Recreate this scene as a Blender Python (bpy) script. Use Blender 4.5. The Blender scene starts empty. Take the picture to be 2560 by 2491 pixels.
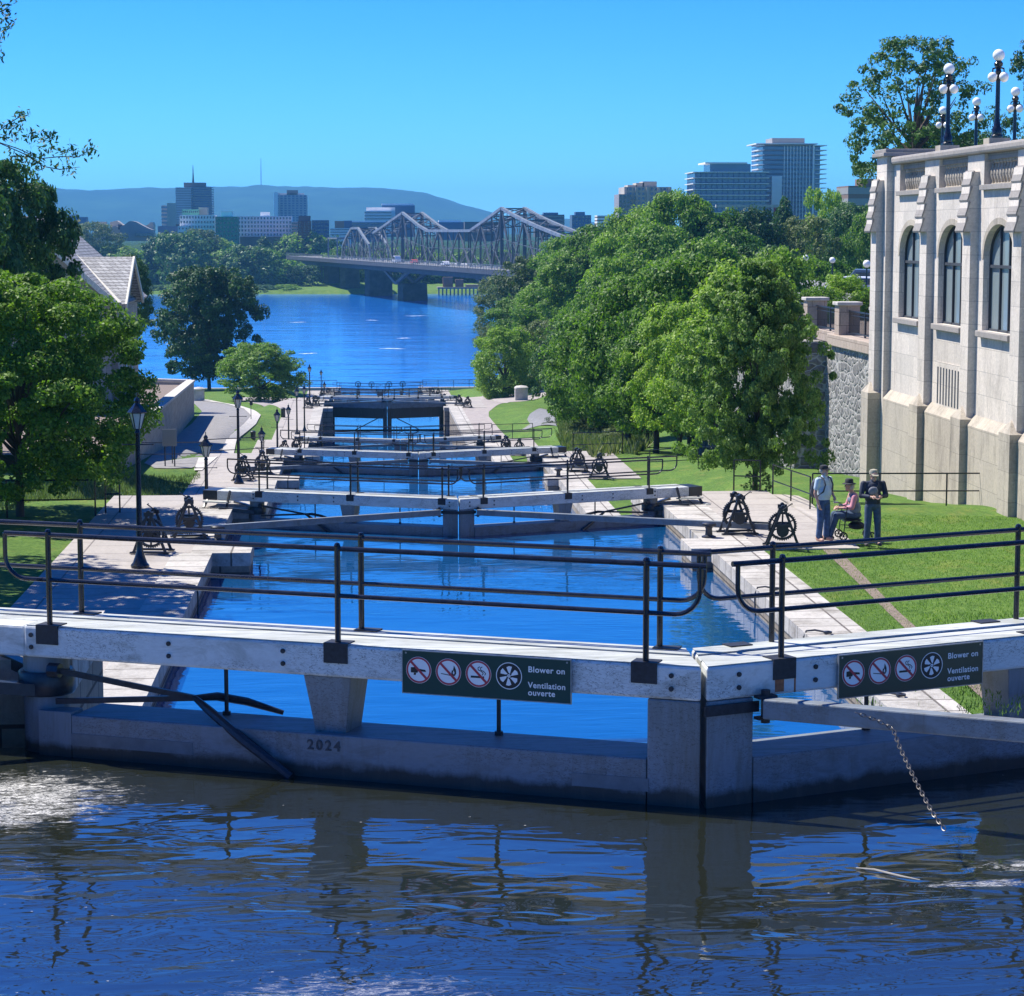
import bpy, bmesh, math, random
import numpy as np
from mathutils import Vector, Matrix, noise as mnoise
S=bpy.context.scene; COL=S.collection
R_=math.radians
# ---------------------------------------------------------------- camera (eye at the origin, Y runs down the flight of locks)
YAW=math.atan(.0668); PIT=math.atan(.11717); FPX=5680.
cam=bpy.data.cameras.new('camera'); cam.sensor_width=36; cam.lens=36*FPX/2560; cam.clip_start=.5; cam.clip_end=30000
camo=bpy.data.objects.new('camera',cam); COL.objects.link(camo); S.camera=camo
camo.rotation_euler=(math.pi/2-PIT,0,-YAW)
# ---------------------------------------------------------------- light
SUN_EL=R_(56); SUN_AZ=R_(56)     # azimuth measured from +Y towards -X
sd=Vector((-math.sin(SUN_AZ)*math.cos(SUN_EL), math.cos(SUN_AZ)*math.cos(SUN_EL), math.sin(SUN_EL)))
W=bpy.data.worlds.new('World'); S.world=W; W.use_nodes=True
nt=W.node_tree; nt.nodes.clear()
sk=nt.nodes.new('ShaderNodeTexSky'); sk.sky_type='NISHITA'; sk.sun_disc=False; sk.sun_elevation=SUN_EL; sk.sun_rotation=-SUN_AZ
sk.altitude=50; sk.air_density=.8; sk.dust_density=0; sk.ozone_density=4.0
hs=nt.nodes.new('ShaderNodeHueSaturation'); hs.inputs['Saturation'].default_value=1.4
ti=nt.nodes.new('ShaderNodeMix'); ti.data_type='RGBA'; ti.blend_type='MULTIPLY'; ti.inputs[0].default_value=1; ti.inputs[7].default_value=(.195,.495,.87,1)
bg=nt.nodes.new('ShaderNodeBackground'); bg.inputs['Strength'].default_value=.125
ow=nt.nodes.new('ShaderNodeOutputWorld')
nt.links.new(sk.outputs[0],hs.inputs['Color']); nt.links.new(hs.outputs[0],ti.inputs[6]); nt.links.new(ti.outputs[2],bg.inputs[0]); nt.links.new(bg.outputs[0],ow.inputs[0])
sl=bpy.data.lights.new('sun','SUN'); sl.energy=4.6; sl.angle=R_(.53); sl.color=(1,.95,.86)
so=bpy.data.objects.new('sun',sl); COL.objects.link(so); so.rotation_euler=sd.to_track_quat('Z','Y').to_euler()
S.view_settings.view_transform='Standard'; S.view_settings.look='None'; S.view_settings.gamma=1; S.view_settings.exposure=0.9
S.view_settings.use_curve_mapping=False
# ---------------------------------------------------------------- view maths
FW=Vector((math.sin(YAW)*math.cos(PIT),math.cos(YAW)*math.cos(PIT),-math.sin(PIT))); RT=Vector((math.cos(YAW),-math.sin(YAW),0)); UP=RT.cross(FW)
def ray(x,y): return FW+RT*((x-1280)/FPX)+UP*(-(y-1245.5)/FPX)
def atD(x,y,D): r=ray(x,y); return r*(D/r.y)
def atH(x,y,z): r=ray(x,y); return r*(z/r.z)
# ---------------------------------------------------------------- materials
def newmat(name):
    m=bpy.data.materials.new(name); m.use_nodes=True; n=m.node_tree; b=n.nodes['Principled BSDF']; return m,n,b
def N(n,t,**k):
    o=n.nodes.new(t)
    for a,v in k.items(): setattr(o,a,v)
    return o
def tex_noise(n,scale,detail=6,rough=.6,vec=None,dist=0):
    t=N(n,'ShaderNodeTexNoise'); t.inputs['Scale'].default_value=scale; t.inputs['Detail'].default_value=detail; t.inputs['Roughness'].default_value=rough; t.inputs['Distortion'].default_value=dist
    if vec is not None: n.links.new(vec,t.inputs['Vector'])
    return t
def coords(n,scale=(1,1,1),rot=(0,0,0),kind='Object'):
    if kind=='World': g=N(n,'ShaderNodeNewGeometry'); src=g.outputs['Position']
    else: c=N(n,'ShaderNodeTexCoord'); src=c.outputs[kind]
    m=N(n,'ShaderNodeMapping'); m.inputs['Scale'].default_value=scale; m.inputs['Rotation'].default_value=rot
    n.links.new(src,m.inputs['Vector']); return m.outputs[0]
def ramp(n,fac,stops):
    r=N(n,'ShaderNodeValToRGB'); e=r.color_ramp.elements
    while len(e)<len(stops): e.new(.5)
    for i,(p,c) in enumerate(stops):
        e[i].position=p; e[i].color=(*c,1) if len(c)==3 else c
    n.links.new(fac,r.inputs[0]); return r.outputs[0]
def mix(n,a,b,fac,mode='MIX'):
    m=N(n,'ShaderNodeMix',data_type='RGBA',blend_type=mode)
    for i,v in ((6,a),(7,b)):
        if isinstance(v,tuple): m.inputs[i].default_value=(*v,1) if len(v)==3 else v
        else: n.links.new(v,m.inputs[i])
    if isinstance(fac,(int,float)): m.inputs[0].default_value=fac
    else: n.links.new(fac,m.inputs[0])
    return m.outputs[2]
def bump(n,b,h,strength=.3,dist=.02):
    u=N(n,'ShaderNodeBump'); u.inputs['Strength'].default_value=strength; u.inputs['Distance'].default_value=dist
    n.links.new(h,u.inputs['Height']); n.links.new(u.outputs[0],b.inputs['Normal']); return u
def plain(name,col,rough=.6,metal=0,var=.15,scale=8,bmp=0,kind='Object'):
    m,n,b=newmat(name); t=tex_noise(n,scale,5,.6,coords(n,kind=kind))
    c2=tuple(max(0,x*(1-var*1.6)) for x in col); c1=tuple(min(1,x*(1+var)) for x in col)
    n.links.new(ramp(n,t.outputs[0],[(.3,c2),(.7,c1)]),b.inputs['Base Color'])
    b.inputs['Roughness'].default_value=rough; b.inputs['Metallic'].default_value=metal
    if bmp: bump(n,b,t.outputs[0],bmp,.01)
    return m
M={}
def mk_wood(name,col,dirt,crack=True,grain=(1.2,14,14),rough=.55,dirtpos=(.48,.72),wet=False):
    m,n,b=newmat(name)
    v=coords(n,grain); t=tex_noise(n,3,8,.7,v); 
    v2=coords(n,(.45,3.2,3.2) if grain[0]<grain[2] else (3.2,3.2,.45)); d=tex_noise(n,1.5,9,.72,v2,.5)
    base=ramp(n,t.outputs[0],[(.3,tuple(x*.86 for x in col)),(.62,col)])
    f=ramp(n,d.outputs[0],[(dirtpos[0],(0,0,0)),(dirtpos[1],(1,1,1))])
    c=mix(n,base,dirt,f)
    if crack:
        v3=coords(n,(.8,26,26)); k=tex_noise(n,1.6,4,.55,v3,.3)
        kf=ramp(n,k.outputs[0],[(.48,(0,0,0)),(.5,(1,1,1)),(.52,(0,0,0))])
        k2=tex_noise(n,.9,3,.5,coords(n,(1,2,2))); g=ramp(n,k2.outputs[0],[(.47,(0,0,0)),(.56,(1,1,1))])
        mm=N(n,'ShaderNodeMath',operation='MULTIPLY'); n.links.new(kf,mm.inputs[0]); n.links.new(g,mm.inputs[1])
        c=mix(n,c,(.06,.06,.055),mm.outputs[0])
    if wet:
        tc=N(n,'ShaderNodeTexCoord'); sz=N(n,'ShaderNodeSeparateXYZ'); n.links.new(tc.outputs['Object'],sz.inputs[0])
        wn_=tex_noise(n,2.6,7,.7,coords(n,(1,1,.5))); ma=N(n,'ShaderNodeMath',operation='MULTIPLY_ADD'); n.links.new(wn_.outputs[0],ma.inputs[0]); ma.inputs[1].default_value=-.22; n.links.new(sz.outputs[2],ma.inputs[2])
        mr=N(n,'ShaderNodeMapRange'); n.links.new(ma.outputs[0],mr.inputs['Value']); mr.inputs['From Min'].default_value=-1.10; mr.inputs['From Max'].default_value=-1.04; mr.inputs['To Min'].default_value=.92; mr.inputs['To Max'].default_value=0
        c=mix(n,c,(.020,.019,.012),mr.outputs[0])
        st=tex_noise(n,1.3,8,.7,coords(n,(5,5,.5))); c=mix(n,c,(.10,.085,.06),ramp(n,st.outputs[0],[(.52,(0,0,0)),(.75,(.6,.6,.6))]))
    n.links.new(c,b.inputs['Base Color']); b.inputs['Roughness'].default_value=rough
    bump(n,b,t.outputs[0],.3,.005); return m
M['white']=mk_wood('white_paint',(.61,.63,.61),(.27,.27,.23))
M['whiteup']=mk_wood('white_walkway_paint',(.56,.58,.54),(.28,.29,.24),dirtpos=(.38,.62))
M['grey']=mk_wood('grey_painted_timber',(.185,.215,.235),(.11,.11,.10),wet=True)
M['greyv']=mk_wood('grey_painted_post',(.19,.22,.24),(.12,.12,.105),grain=(14,14,1.2),wet=True)
M['iron']=plain('black_iron',(.018,.022,.03),.38,0,.3,20)
M['rail']=plain('black_gloss_pipe',(.014,.017,.024),.22,0,.3,12)
M['plate']=plain('dark_plate',(.014,.017,.024),.6,0,.4,30,.2)
M['notch_shade_sheet']=plain('notch_shade',(.15,.165,.17),.7); M['steel']=plain('galvanised_steel',(.35,.36,.36),.4,.7,.2,20)
M['rust']=plain('rust_stain',(.35,.12,.05),.8,0,.3,20)
M['chain']=plain('chain_steel',(.16,.15,.14),.45,.7,.4,40)
def mk_stone(name,c1,c2,dark,bw=1.2,bh=.6,mortar=(.12,.11,.09),axis='XZ',scale=1,msz=.012,stain=.5,bmp=.4,offs=.5,streak=False):
    m,n,b=newmat(name)
    g=N(n,'ShaderNodeNewGeometry'); sx=N(n,'ShaderNodeSeparateXYZ'); n.links.new(g.outputs['Position'],sx.inputs[0])
    cx=N(n,'ShaderNodeCombineXYZ')
    if axis=='XY': n.links.new(sx.outputs[1],cx.inputs[0]); n.links.new(sx.outputs[0],cx.inputs[1])
    else:
        ad=N(n,'ShaderNodeMath',operation='ADD'); n.links.new(sx.outputs[0],ad.inputs[0]); n.links.new(sx.outputs[1],ad.inputs[1])
        n.links.new(ad.outputs[0],cx.inputs[0]); n.links.new(sx.outputs[2],cx.inputs[1])
    br=N(n,'ShaderNodeTexBrick'); n.links.new(cx.outputs[0],br.inputs['Vector']); br.inputs['Scale'].default_value=1
    br.inputs['Brick Width'].default_value=bw; br.inputs['Row Height'].default_value=bh; br.inputs['Mortar Size'].default_value=msz; br.offset=offs
    br.inputs['Color1'].default_value=(*c1,1); br.inputs['Color2'].default_value=(*c2,1); br.inputs['Mortar'].default_value=(*mortar,1); br.inputs['Bias'].default_value=0
    d=tex_noise(n,1.1,9,.72,coords(n,(1,1,.35) if streak else (1,1,1),kind='World'),.4)
    f=ramp(n,d.outputs[0],[(.5,(0,0,0)),(.72,(stain,)*3)])
    c=mix(n,br.outputs[0],dark,f)
    e=tex_noise(n,14,6,.7,coords(n,kind='World')); c=mix(n,c,ramp(n,e.outputs[0],[(.25,(.72,.72,.72)),(.7,(1.08,1.08,1.08))]),1,'MULTIPLY')
    n.links.new(c,b.inputs['Base Color']); b.inputs['Roughness'].default_value=.85
    mx=N(n,'ShaderNodeMath',operation='SUBTRACT'); n.links.new(e.outputs[0],mx.inputs[0]); n.links.new(br.outputs['Fac'],mx.inputs[1])
    bump(n,b,mx.outputs[0],bmp,.02); return m
M['coping']=mk_stone('coping_limestone',(.52,.49,.44),(.40,.38,.34),(.17,.15,.12),.82,2.9,(.12,.105,.09),'XY',msz=.022,stain=1.0,offs=0,bmp=.8)
M['lockwall']=mk_stone('lock_wall_masonry',(.30,.26,.20),(.24,.20,.15),(.07,.06,.04),.9,.42,(.06,.05,.04),'XZ',msz=.02,stain=.9,streak=True)
M['slab']=mk_stone('paving_slabs',(.40,.365,.325),(.35,.32,.29),(.20,.18,.16),1.25,3.1,(.16,.14,.13),'XY',msz=.02,stain=.6,bmp=.15)
M['ashlar']=mk_stone('pale_ashlar',(.70,.63,.54),(.57,.52,.45),(.33,.29,.245),1.05,.62,(.40,.37,.33),'XZ',msz=.008,stain=.7,bmp=.12,streak=True)
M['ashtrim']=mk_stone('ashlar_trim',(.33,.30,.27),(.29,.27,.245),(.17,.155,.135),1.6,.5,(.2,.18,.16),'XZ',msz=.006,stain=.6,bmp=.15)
M['plinth']=mk_stone('weathered_plinth',(.50,.44,.345),(.43,.38,.305),(.17,.15,.12),.95,.75,(.30,.27,.22),'XZ',msz=.008,stain=.85,bmp=.15,streak=True)
M['brown_stone']=mk_stone('sandstone_cap',(.46,.37,.29),(.40,.32,.25),(.25,.2,.16),.5,.5,(.22,.17,.13),'XZ',stain=.5)
M['museum_stone']=mk_stone('museum_stone',(.46,.40,.30),(.36,.31,.24),(.2,.17,.13),.9,.5,(.25,.22,.18),'XZ',stain=.6)
# rubble wall
def mk_rubble():
    m,n,b=newmat('rubble_wall'); v=coords(n,(1,1.25,2.2),kind='World'); w=tex_noise(n,1.5,3,.5,coords(n,kind='World'))
    a=N(n,'ShaderNodeVectorMath',operation='MULTIPLY_ADD'); n.links.new(w.outputs['Color'],a.inputs[0]); a.inputs[1].default_value=(.35,.35,.35); n.links.new(v,a.inputs[2])
    vo=N(n,'ShaderNodeTexVoronoi',feature='DISTANCE_TO_EDGE'); vo.inputs['Scale'].default_value=1.6; n.links.new(a.outputs[0],vo.inputs['Vector'])
    vc=N(n,'ShaderNodeTexVoronoi'); vc.inputs['Scale'].default_value=1.6; n.links.new(a.outputs[0],vc.inputs['Vector'])
    st=ramp(n,vc.outputs['Color'],[(.1,(.15,.145,.14)),(.9,(.28,.27,.255))])
    e=tex_noise(n,9,7,.7,coords(n,kind='World')); st=mix(n,st,ramp(n,e.outputs[0],[(.3,(.6,.6,.6)),(.7,(1.15,1.15,1.12))]),1,'MULTIPLY')
    f=ramp(n,vo.outputs['Distance'],[(.03,(1,1,1)),(.075,(0,0,0))])
    n.links.new(mix(n,st,(.40,.385,.35),f),b.inputs['Base Color']); b.inputs['Roughness'].default_value=.9
    h=ramp(n,vo.outputs['Distance'],[(0,(.1,.1,.1)),(.2,(.8,.8,.8))]); hh=mix(n,h,e.outputs[0],.4); bump(n,b,hh,.9,.12); return m
M['rubble']=mk_rubble()
def mk_grass():
    m,n,b=newmat('lawn_grass'); v=coords(n,kind='World')
    a=tex_noise(n,.35,5,.6,v); f=tex_noise(n,9,9,.8,v); yl=tex_noise(n,.9,7,.7,coords(n,(1,.5,1),kind='World'),.5)
    c=ramp(n,f.outputs[0],[(.28,(.030,.075,.012)),(.5,(.09,.175,.03)),(.72,(.19,.28,.065))])
    c=mix(n,c,(.20,.21,.055),ramp(n,yl.outputs[0],[(.54,(0,0,0)),(.72,(.75,.75,.75))]))
    mt=tex_noise(n,3.1,8,.8,coords(n,(1,.35,1),kind='World'),1.0); c=mix(n,c,ramp(n,mt.outputs[0],[(.32,(.62,.70,.62)),(.5,(1,1,1)),(.72,(1.30,1.12,.95))]),1,'MULTIPLY')
    c=mix(n,c,ramp(n,a.outputs[0],[(.3,(.72,.78,.7)),(.7,(1.15,1.12,1.0))]),1,'MULTIPLY')
    n.links.new(c,b.inputs['Base Color']); b.inputs['Roughness'].default_value=.9; b.inputs['Specular IOR Level'].default_value=.2
    f2=tex_noise(n,45,4,.8,v); bump(n,b,f2.outputs[0],.6,.06); return m
M['grass']=mk_grass()
M['asphalt']=plain('old_asphalt',(.23,.22,.21),.9,0,.2,3,.3,'World')
M['asphalt_dark']=plain('grey_path',(.20,.20,.20),.9,0,.2,3,.3,'World')
M['plaza']=plain('pink_grey_paving',(.33,.29,.265),.9,0,.12,2,.2,'World')
M['kerb']=plain('pale_kerb',(.50,.47,.42),.85,0,.15,3,.2,'World')
M['dirt']=plain('trodden_earth',(.20,.155,.12),.95,0,.25,7,.4,'World')
M['rock']=plain('bank_rock',(.40,.37,.33),.9,0,.35,2,.8,'World')
def mk_water(name,deep,scale,strength,dist,rough=.03,ior=1.33,stretch=(1,1,1),foam=None,big=.0,spec=.5,lum=None):
    m,n,b=newmat(name); v=coords(n,stretch,kind='World')
    a=tex_noise(n,scale,2.2,.5,v,.8); c=tex_noise(n,scale*.28,3,.5,v,.6)
    h=N(n,'ShaderNodeMath',operation='MULTIPLY_ADD'); n.links.new(c.outputs[0],h.inputs[0]); h.inputs[1].default_value=2.2; n.links.new(a.outputs[0],h.inputs[2])
    gate=tex_noise(n,scale*.12,3,.6,coords(n,kind='World')); gs=ramp(n,gate.outputs[0],[(.35,(.35,.35,.35)),(.65,(1,1,1))])
    h2=N(n,'ShaderNodeMath',operation='MULTIPLY'); n.links.new(h.outputs[0],h2.inputs[0]); n.links.new(gs,h2.inputs[1])
    b.inputs['Base Color'].default_value=(*deep,1); b.inputs['Roughness'].default_value=rough; b.inputs['IOR'].default_value=ior
    bump(n,b,h2.outputs[0],strength,dist)
    if foam: foam(n,b,deep)
    return m
def foam_near(n,b,deep):
    g=N(n,'ShaderNodeNewGeometry')
    t=tex_noise(n,9,9,.75,coords(n,(.6,1.3,1),kind='World'),1.6)
    tot=None
    for (cx,cy,rx,ry,th,gain) in ((-2.75,17.0,1.5,1.5,.60,1.0),(-.1,12.45,1.5,.65,.50,.65),(4.7,14.75,.95,.3,.56,.9),(4.1,14.35,.8,.16,.54,.8)):
        sb=N(n,'ShaderNodeVectorMath',operation='SUBTRACT'); n.links.new(g.outputs['Position'],sb.inputs[0]); sb.inputs[1].default_value=(cx,cy,-4.27)
        ml=N(n,'ShaderNodeVectorMath',operation='MULTIPLY'); n.links.new(sb.outputs[0],ml.inputs[0]); ml.inputs[1].default_value=(1/rx,1/ry,0)
        ln=N(n,'ShaderNodeVectorMath',operation='LENGTH'); n.links.new(ml.outputs[0],ln.inputs[0])
        mr=N(n,'ShaderNodeMapRange'); n.links.new(ln.outputs['Value'],mr.inputs['Value']); mr.inputs['From Min'].default_value=.3; mr.inputs['From Max'].default_value=1.15; mr.inputs['To Min'].default_value=th; mr.inputs['To Max'].default_value=.22
        ad=N(n,'ShaderNodeMath',operation='ADD'); n.links.new(mr.outputs[0],ad.inputs[0]); n.links.new(t.outputs[0],ad.inputs[1])
        f=N(n,'ShaderNodeMapRange'); n.links.new(ad.outputs[0],f.inputs['Value']); f.inputs['From Min'].default_value=.98; f.inputs['From Max'].default_value=1.14; f.inputs['To Max'].default_value=gain
        if tot is None: tot=f.outputs[0]
        else:
            mx=N(n,'ShaderNodeMath',operation='MAXIMUM'); n.links.new(tot,mx.inputs[0]); n.links.new(f.outputs[0],mx.inputs[1]); tot=mx.outputs[0]
    # scattered floating seed and leaf specks
    vo=N(n,'ShaderNodeTexVoronoi'); vo.inputs['Scale'].default_value=5.0; n.links.new(coords(n,(1,1.6,1),kind='World'),vo.inputs['Vector'])
    sp=N(n,'ShaderNodeMapRange'); n.links.new(vo.outputs['Distance'],sp.inputs['Value']); sp.inputs['From Min'].default_value=.055; sp.inputs['From Max'].default_value=.04
    sg=ramp(n,tex_noise(n,.8,3,.6,coords(n,kind='World')).outputs[0],[(.5,(0,0,0)),(.6,(.8,.8,.8))])
    sm=N(n,'ShaderNodeMath',operation='MULTIPLY'); n.links.new(sp.outputs[0],sm.inputs[0]); n.links.new(sg,sm.inputs[1])
    mx=N(n,'ShaderNodeMath',operation='MAXIMUM'); n.links.new(tot,mx.inputs[0]); n.links.new(sm.outputs[0],mx.inputs[1]); tot=mx.outputs[0]
    t3=tex_noise(n,26,6,.75,coords(n,(.7,1.6,1),kind='World'),2.2); t3r=ramp(n,t3.outputs[0],[(.42,(.12,.12,.12)),(.56,(1,1,1))])
    m9=N(n,'ShaderNodeMath',operation='MULTIPLY'); n.links.new(tot,m9.inputs[0]); n.links.new(t3r,m9.inputs[1]); tot=m9.outputs[0]
    c=mix(n,deep,(.62,.61,.56),tot); n.links.new(c,b.inputs['Base Color'])
    rr=N(n,'ShaderNodeMapRange'); n.links.new(tot,rr.inputs['Value']); rr.inputs['To Min'].default_value=.03; rr.inputs['To Max'].default_value=.6; n.links.new(rr.outputs[0],b.inputs['Roughness'])
M['water_near']=mk_water('canal_water_near',(.015,.018,.011),2.7,1.0,.017,.02,3.2,(.6,1.3,1),foam_near)
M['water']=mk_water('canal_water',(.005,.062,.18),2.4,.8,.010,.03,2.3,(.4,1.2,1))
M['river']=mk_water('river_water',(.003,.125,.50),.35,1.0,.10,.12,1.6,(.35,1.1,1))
def mk_leaf(name,cols,trans=.35,rough=.55):
    m,n,b=newmat(name); g=N(n,'ShaderNodeNewGeometry'); t=tex_noise(n,3.2,3,.6,coords(n))
    oi=N(n,'ShaderNodeObjectInfo')
    ad=N(n,'ShaderNodeMath',operation='MULTIPLY_ADD'); n.links.new(g.outputs['Random Per Island'],ad.inputs[0]); ad.inputs[1].default_value=.55
    m2=N(n,'ShaderNodeMath',operation='MULTIPLY_ADD'); n.links.new(t.outputs[0],m2.inputs[0]); m2.inputs[1].default_value=.7
    m3=N(n,'ShaderNodeMath',operation='MULTIPLY_ADD'); n.links.new(oi.outputs['Random'],m3.inputs[0]); m3.inputs[1].default_value=.42; m3.inputs[2].default_value=-.30
    n.links.new(m3.outputs[0],m2.inputs[2]); n.links.new(m2.outputs[0],ad.inputs[2])
    c=ramp(n,ad.outputs[0],[(.12,cols[0]),(.5,cols[1]),(.92,cols[2])])
    n.links.new(c,b.inputs['Base Color']); b.inputs['Roughness'].default_value=rough; b.inputs['Specular IOR Level'].default_value=.35
    tr=N(n,'ShaderNodeBsdfTranslucent'); c2=mix(n,c,(1.0,1.15,.45),1,'MULTIPLY'); n.links.new(c2,tr.inputs['Color'])
    ms=N(n,'ShaderNodeMixShader'); ms.inputs[0].default_value=trans; out=n.nodes['Material Output']
    n.links.new(b.outputs[0],ms.inputs[1]); n.links.new(tr.outputs[0],ms.inputs[2]); n.links.new(ms.outputs[0],out.inputs['Surface']); return m
M['leaf']=mk_leaf('maple_leaves',((.035,.095,.014),(.125,.25,.03),(.29,.43,.055)),.42)
M['leaf_bright']=mk_leaf('bright_leaves',((.05,.125,.018),(.18,.32,.04),(.35,.48,.075)),.42)
M['leaf_pale']=mk_leaf('pale_leaves',((.055,.12,.028),(.16,.28,.06),(.33,.45,.12)),.42)
M['leaf_dark']=mk_leaf('dark_leaves',((.014,.05,.015),(.042,.11,.028),(.10,.20,.042)),.28)
M['leaf_olive']=mk_leaf('olive_leaves',((.045,.085,.028),(.11,.16,.055),(.19,.23,.085)))
M['bark']=plain('bark',(.085,.065,.05),.95,0,.35,6,.8)
M['museum_roof']=None
# shingle roof
def mk_shingle():
    m,n,b=newmat('weathered_shingles'); g=N(n,'ShaderNodeNewGeometry'); sx=N(n,'ShaderNodeSeparateXYZ'); n.links.new(g.outputs['Position'],sx.inputs[0]); cx=N(n,'ShaderNodeCombineXYZ')
    ad=N(n,'ShaderNodeMath',operation='ADD'); n.links.new(sx.outputs[0],ad.inputs[0]); n.links.new(sx.outputs[1],ad.inputs[1]); n.links.new(ad.outputs[0],cx.inputs[0]); n.links.new(sx.outputs[2],cx.inputs[1])
    br=N(n,'ShaderNodeTexBrick'); n.links.new(cx.outputs[0],br.inputs['Vector']); br.inputs['Brick Width'].default_value=.32; br.inputs['Row Height'].default_value=.17; br.inputs['Mortar Size'].default_value=.018; br.inputs['Scale'].default_value=1
    br.inputs['Color1'].default_value=(.42,.42,.40,1); br.inputs['Color2'].default_value=(.25,.25,.245,1); br.inputs['Mortar'].default_value=(.09,.085,.08,1)
    n.links.new(br.outputs[0],b.inputs['Base Color']); b.inputs['Roughness'].default_value=.85; bump(n,b,br.outputs['Fac'],-.4,.03); return m
M['museum_roof']=mk_shingle()
M['trim']=plain('cream_trim',(.66,.62,.50),.7)
M['glass']=None
def mk_glass(name,col,rough=.08):
    m,n,b=newmat(name); b.inputs['Base Color'].default_value=(*col,1); b.inputs['Roughness'].default_value=rough; b.inputs['Specular IOR Level'].default_value=.9; b.inputs['IOR'].default_value=1.6; return m
M['glass']=mk_glass('window_glass',(.22,.27,.275),.18); M['glass_blue']=mk_glass('blue_tower_glass',(.03,.09,.20),.2)
M['glass_dark']=mk_glass('dark_glass',(.02,.03,.045),.2)
M['lantern_glass']=plain('lantern_glass',(.55,.53,.46),.25,0,.1); M['globe']=plain('white_globe',(.86,.85,.80),.25,0,.02)
M['bridge']=plain('bridge_steel',(.07,.085,.10),.6,0,.25,.6,0,'World'); M['bridge_dark']=plain('bridge_dark_steel',(.04,.047,.055),.7,0,.25,.6)
M['bridge_light']=plain('bridge_pale_steel',(.16,.19,.215),.6,0,.25,.6); M['pier_stone']=plain('pier_stone',(.075,.07,.065),.9,0,.3,.5,.3,'World')
M['deck']=plain('deck_boards',(.22,.21,.19),.8)
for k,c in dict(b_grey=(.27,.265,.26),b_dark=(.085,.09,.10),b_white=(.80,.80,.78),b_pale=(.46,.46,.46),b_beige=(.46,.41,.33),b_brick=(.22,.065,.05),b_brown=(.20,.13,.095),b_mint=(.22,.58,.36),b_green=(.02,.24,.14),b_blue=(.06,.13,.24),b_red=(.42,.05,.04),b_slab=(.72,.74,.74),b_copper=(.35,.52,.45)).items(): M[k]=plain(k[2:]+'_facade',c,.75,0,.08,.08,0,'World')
M['hill']=None
def mk_canopy(name,a,b_,c,sc):
    m,n,b=newmat(name); t=tex_noise(n,sc,8,.75,coords(n,kind='World')); n.links.new(ramp(n,t.outputs[0],[(.3,a),(.5,b_),(.7,c)]),b.inputs['Base Color']); b.inputs['Roughness'].default_value=1; b.inputs['Specular IOR Level'].default_value=.05; bump(n,b,t.outputs[0],1,3); return m
M['hill']=mk_canopy('wooded_hill',(.004,.018,.014),(.012,.040,.024),(.028,.075,.035),.005)
M['canopy']=mk_canopy('far_canopy',(.012,.03,.012),(.03,.065,.02),(.06,.11,.03),.09)
M['sign_green']=plain('sign_green',(.010,.045,.035),.35,0,.05); M['sign_white']=plain('sign_white',(.78,.78,.76),.45,0,.03); M['sign_red']=plain('sign_red',(.42,.03,.05),.45,0,.05)
M['sign_black']=plain('sign_black',(.012,.012,.014),.5); M['digits']=plain('carved_digits',(.06,.065,.07),.8)
M['skin']=plain('skin',(.52,.30,.22),.55,0,.06,12); M['hair']=plain('grey_hair',(.45,.42,.38),.8); M['jeans']=plain('blue_jeans',(.045,.10,.22),.85,0,.3,10)
M['jeans_dark']=plain('dark_jeans',(.05,.085,.15),.85,0,.25,10)
M['shirt']=plain('pale_blue_shirt',(.50,.62,.70),.8,0,.08,6); M['navy']=plain('navy_jacket',(.018,.028,.055),.75,0,.3,6); M['grey_vest']=plain('grey_vest',(.16,.19,.27),.8,0,.2,6)
M['pink']=plain('pink_sleeve',(.62,.27,.32),.8); M['khaki']=plain('khaki_cap',(.33,.31,.23),.8); M['blackcloth']=plain('black_cloth',(.02,.022,.028),.8,0,.2); M['shoe']=plain('shoe',(.10,.08,.07),.7)
M['bag']=plain('dark_bag',(.05,.06,.08),.7,0,.3); M['bag2']=plain('grey_bag',(.2,.21,.24),.7); M['car_white']=plain('white_car_paint',(.75,.76,.78),.25,0,.03); M['rubber']=plain('rubber',(.02,.02,.02),.8)
M['car_blue']=plain('blue_grey_car_paint',(.13,.18,.24),.25); M['weed']=mk_leaf('tall_grass_blades',((.06,.11,.03),(.13,.19,.06),(.26,.28,.12)),.3)
M['foam']=plain('river_foam',(.62,.68,.72),.6,0,.3,1,0,'World'); M['wharf']=plain('wharf_timber',(.26,.23,.18),.9); M['seed']=plain('yellow_board',(.35,.33,.28),.8)
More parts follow.
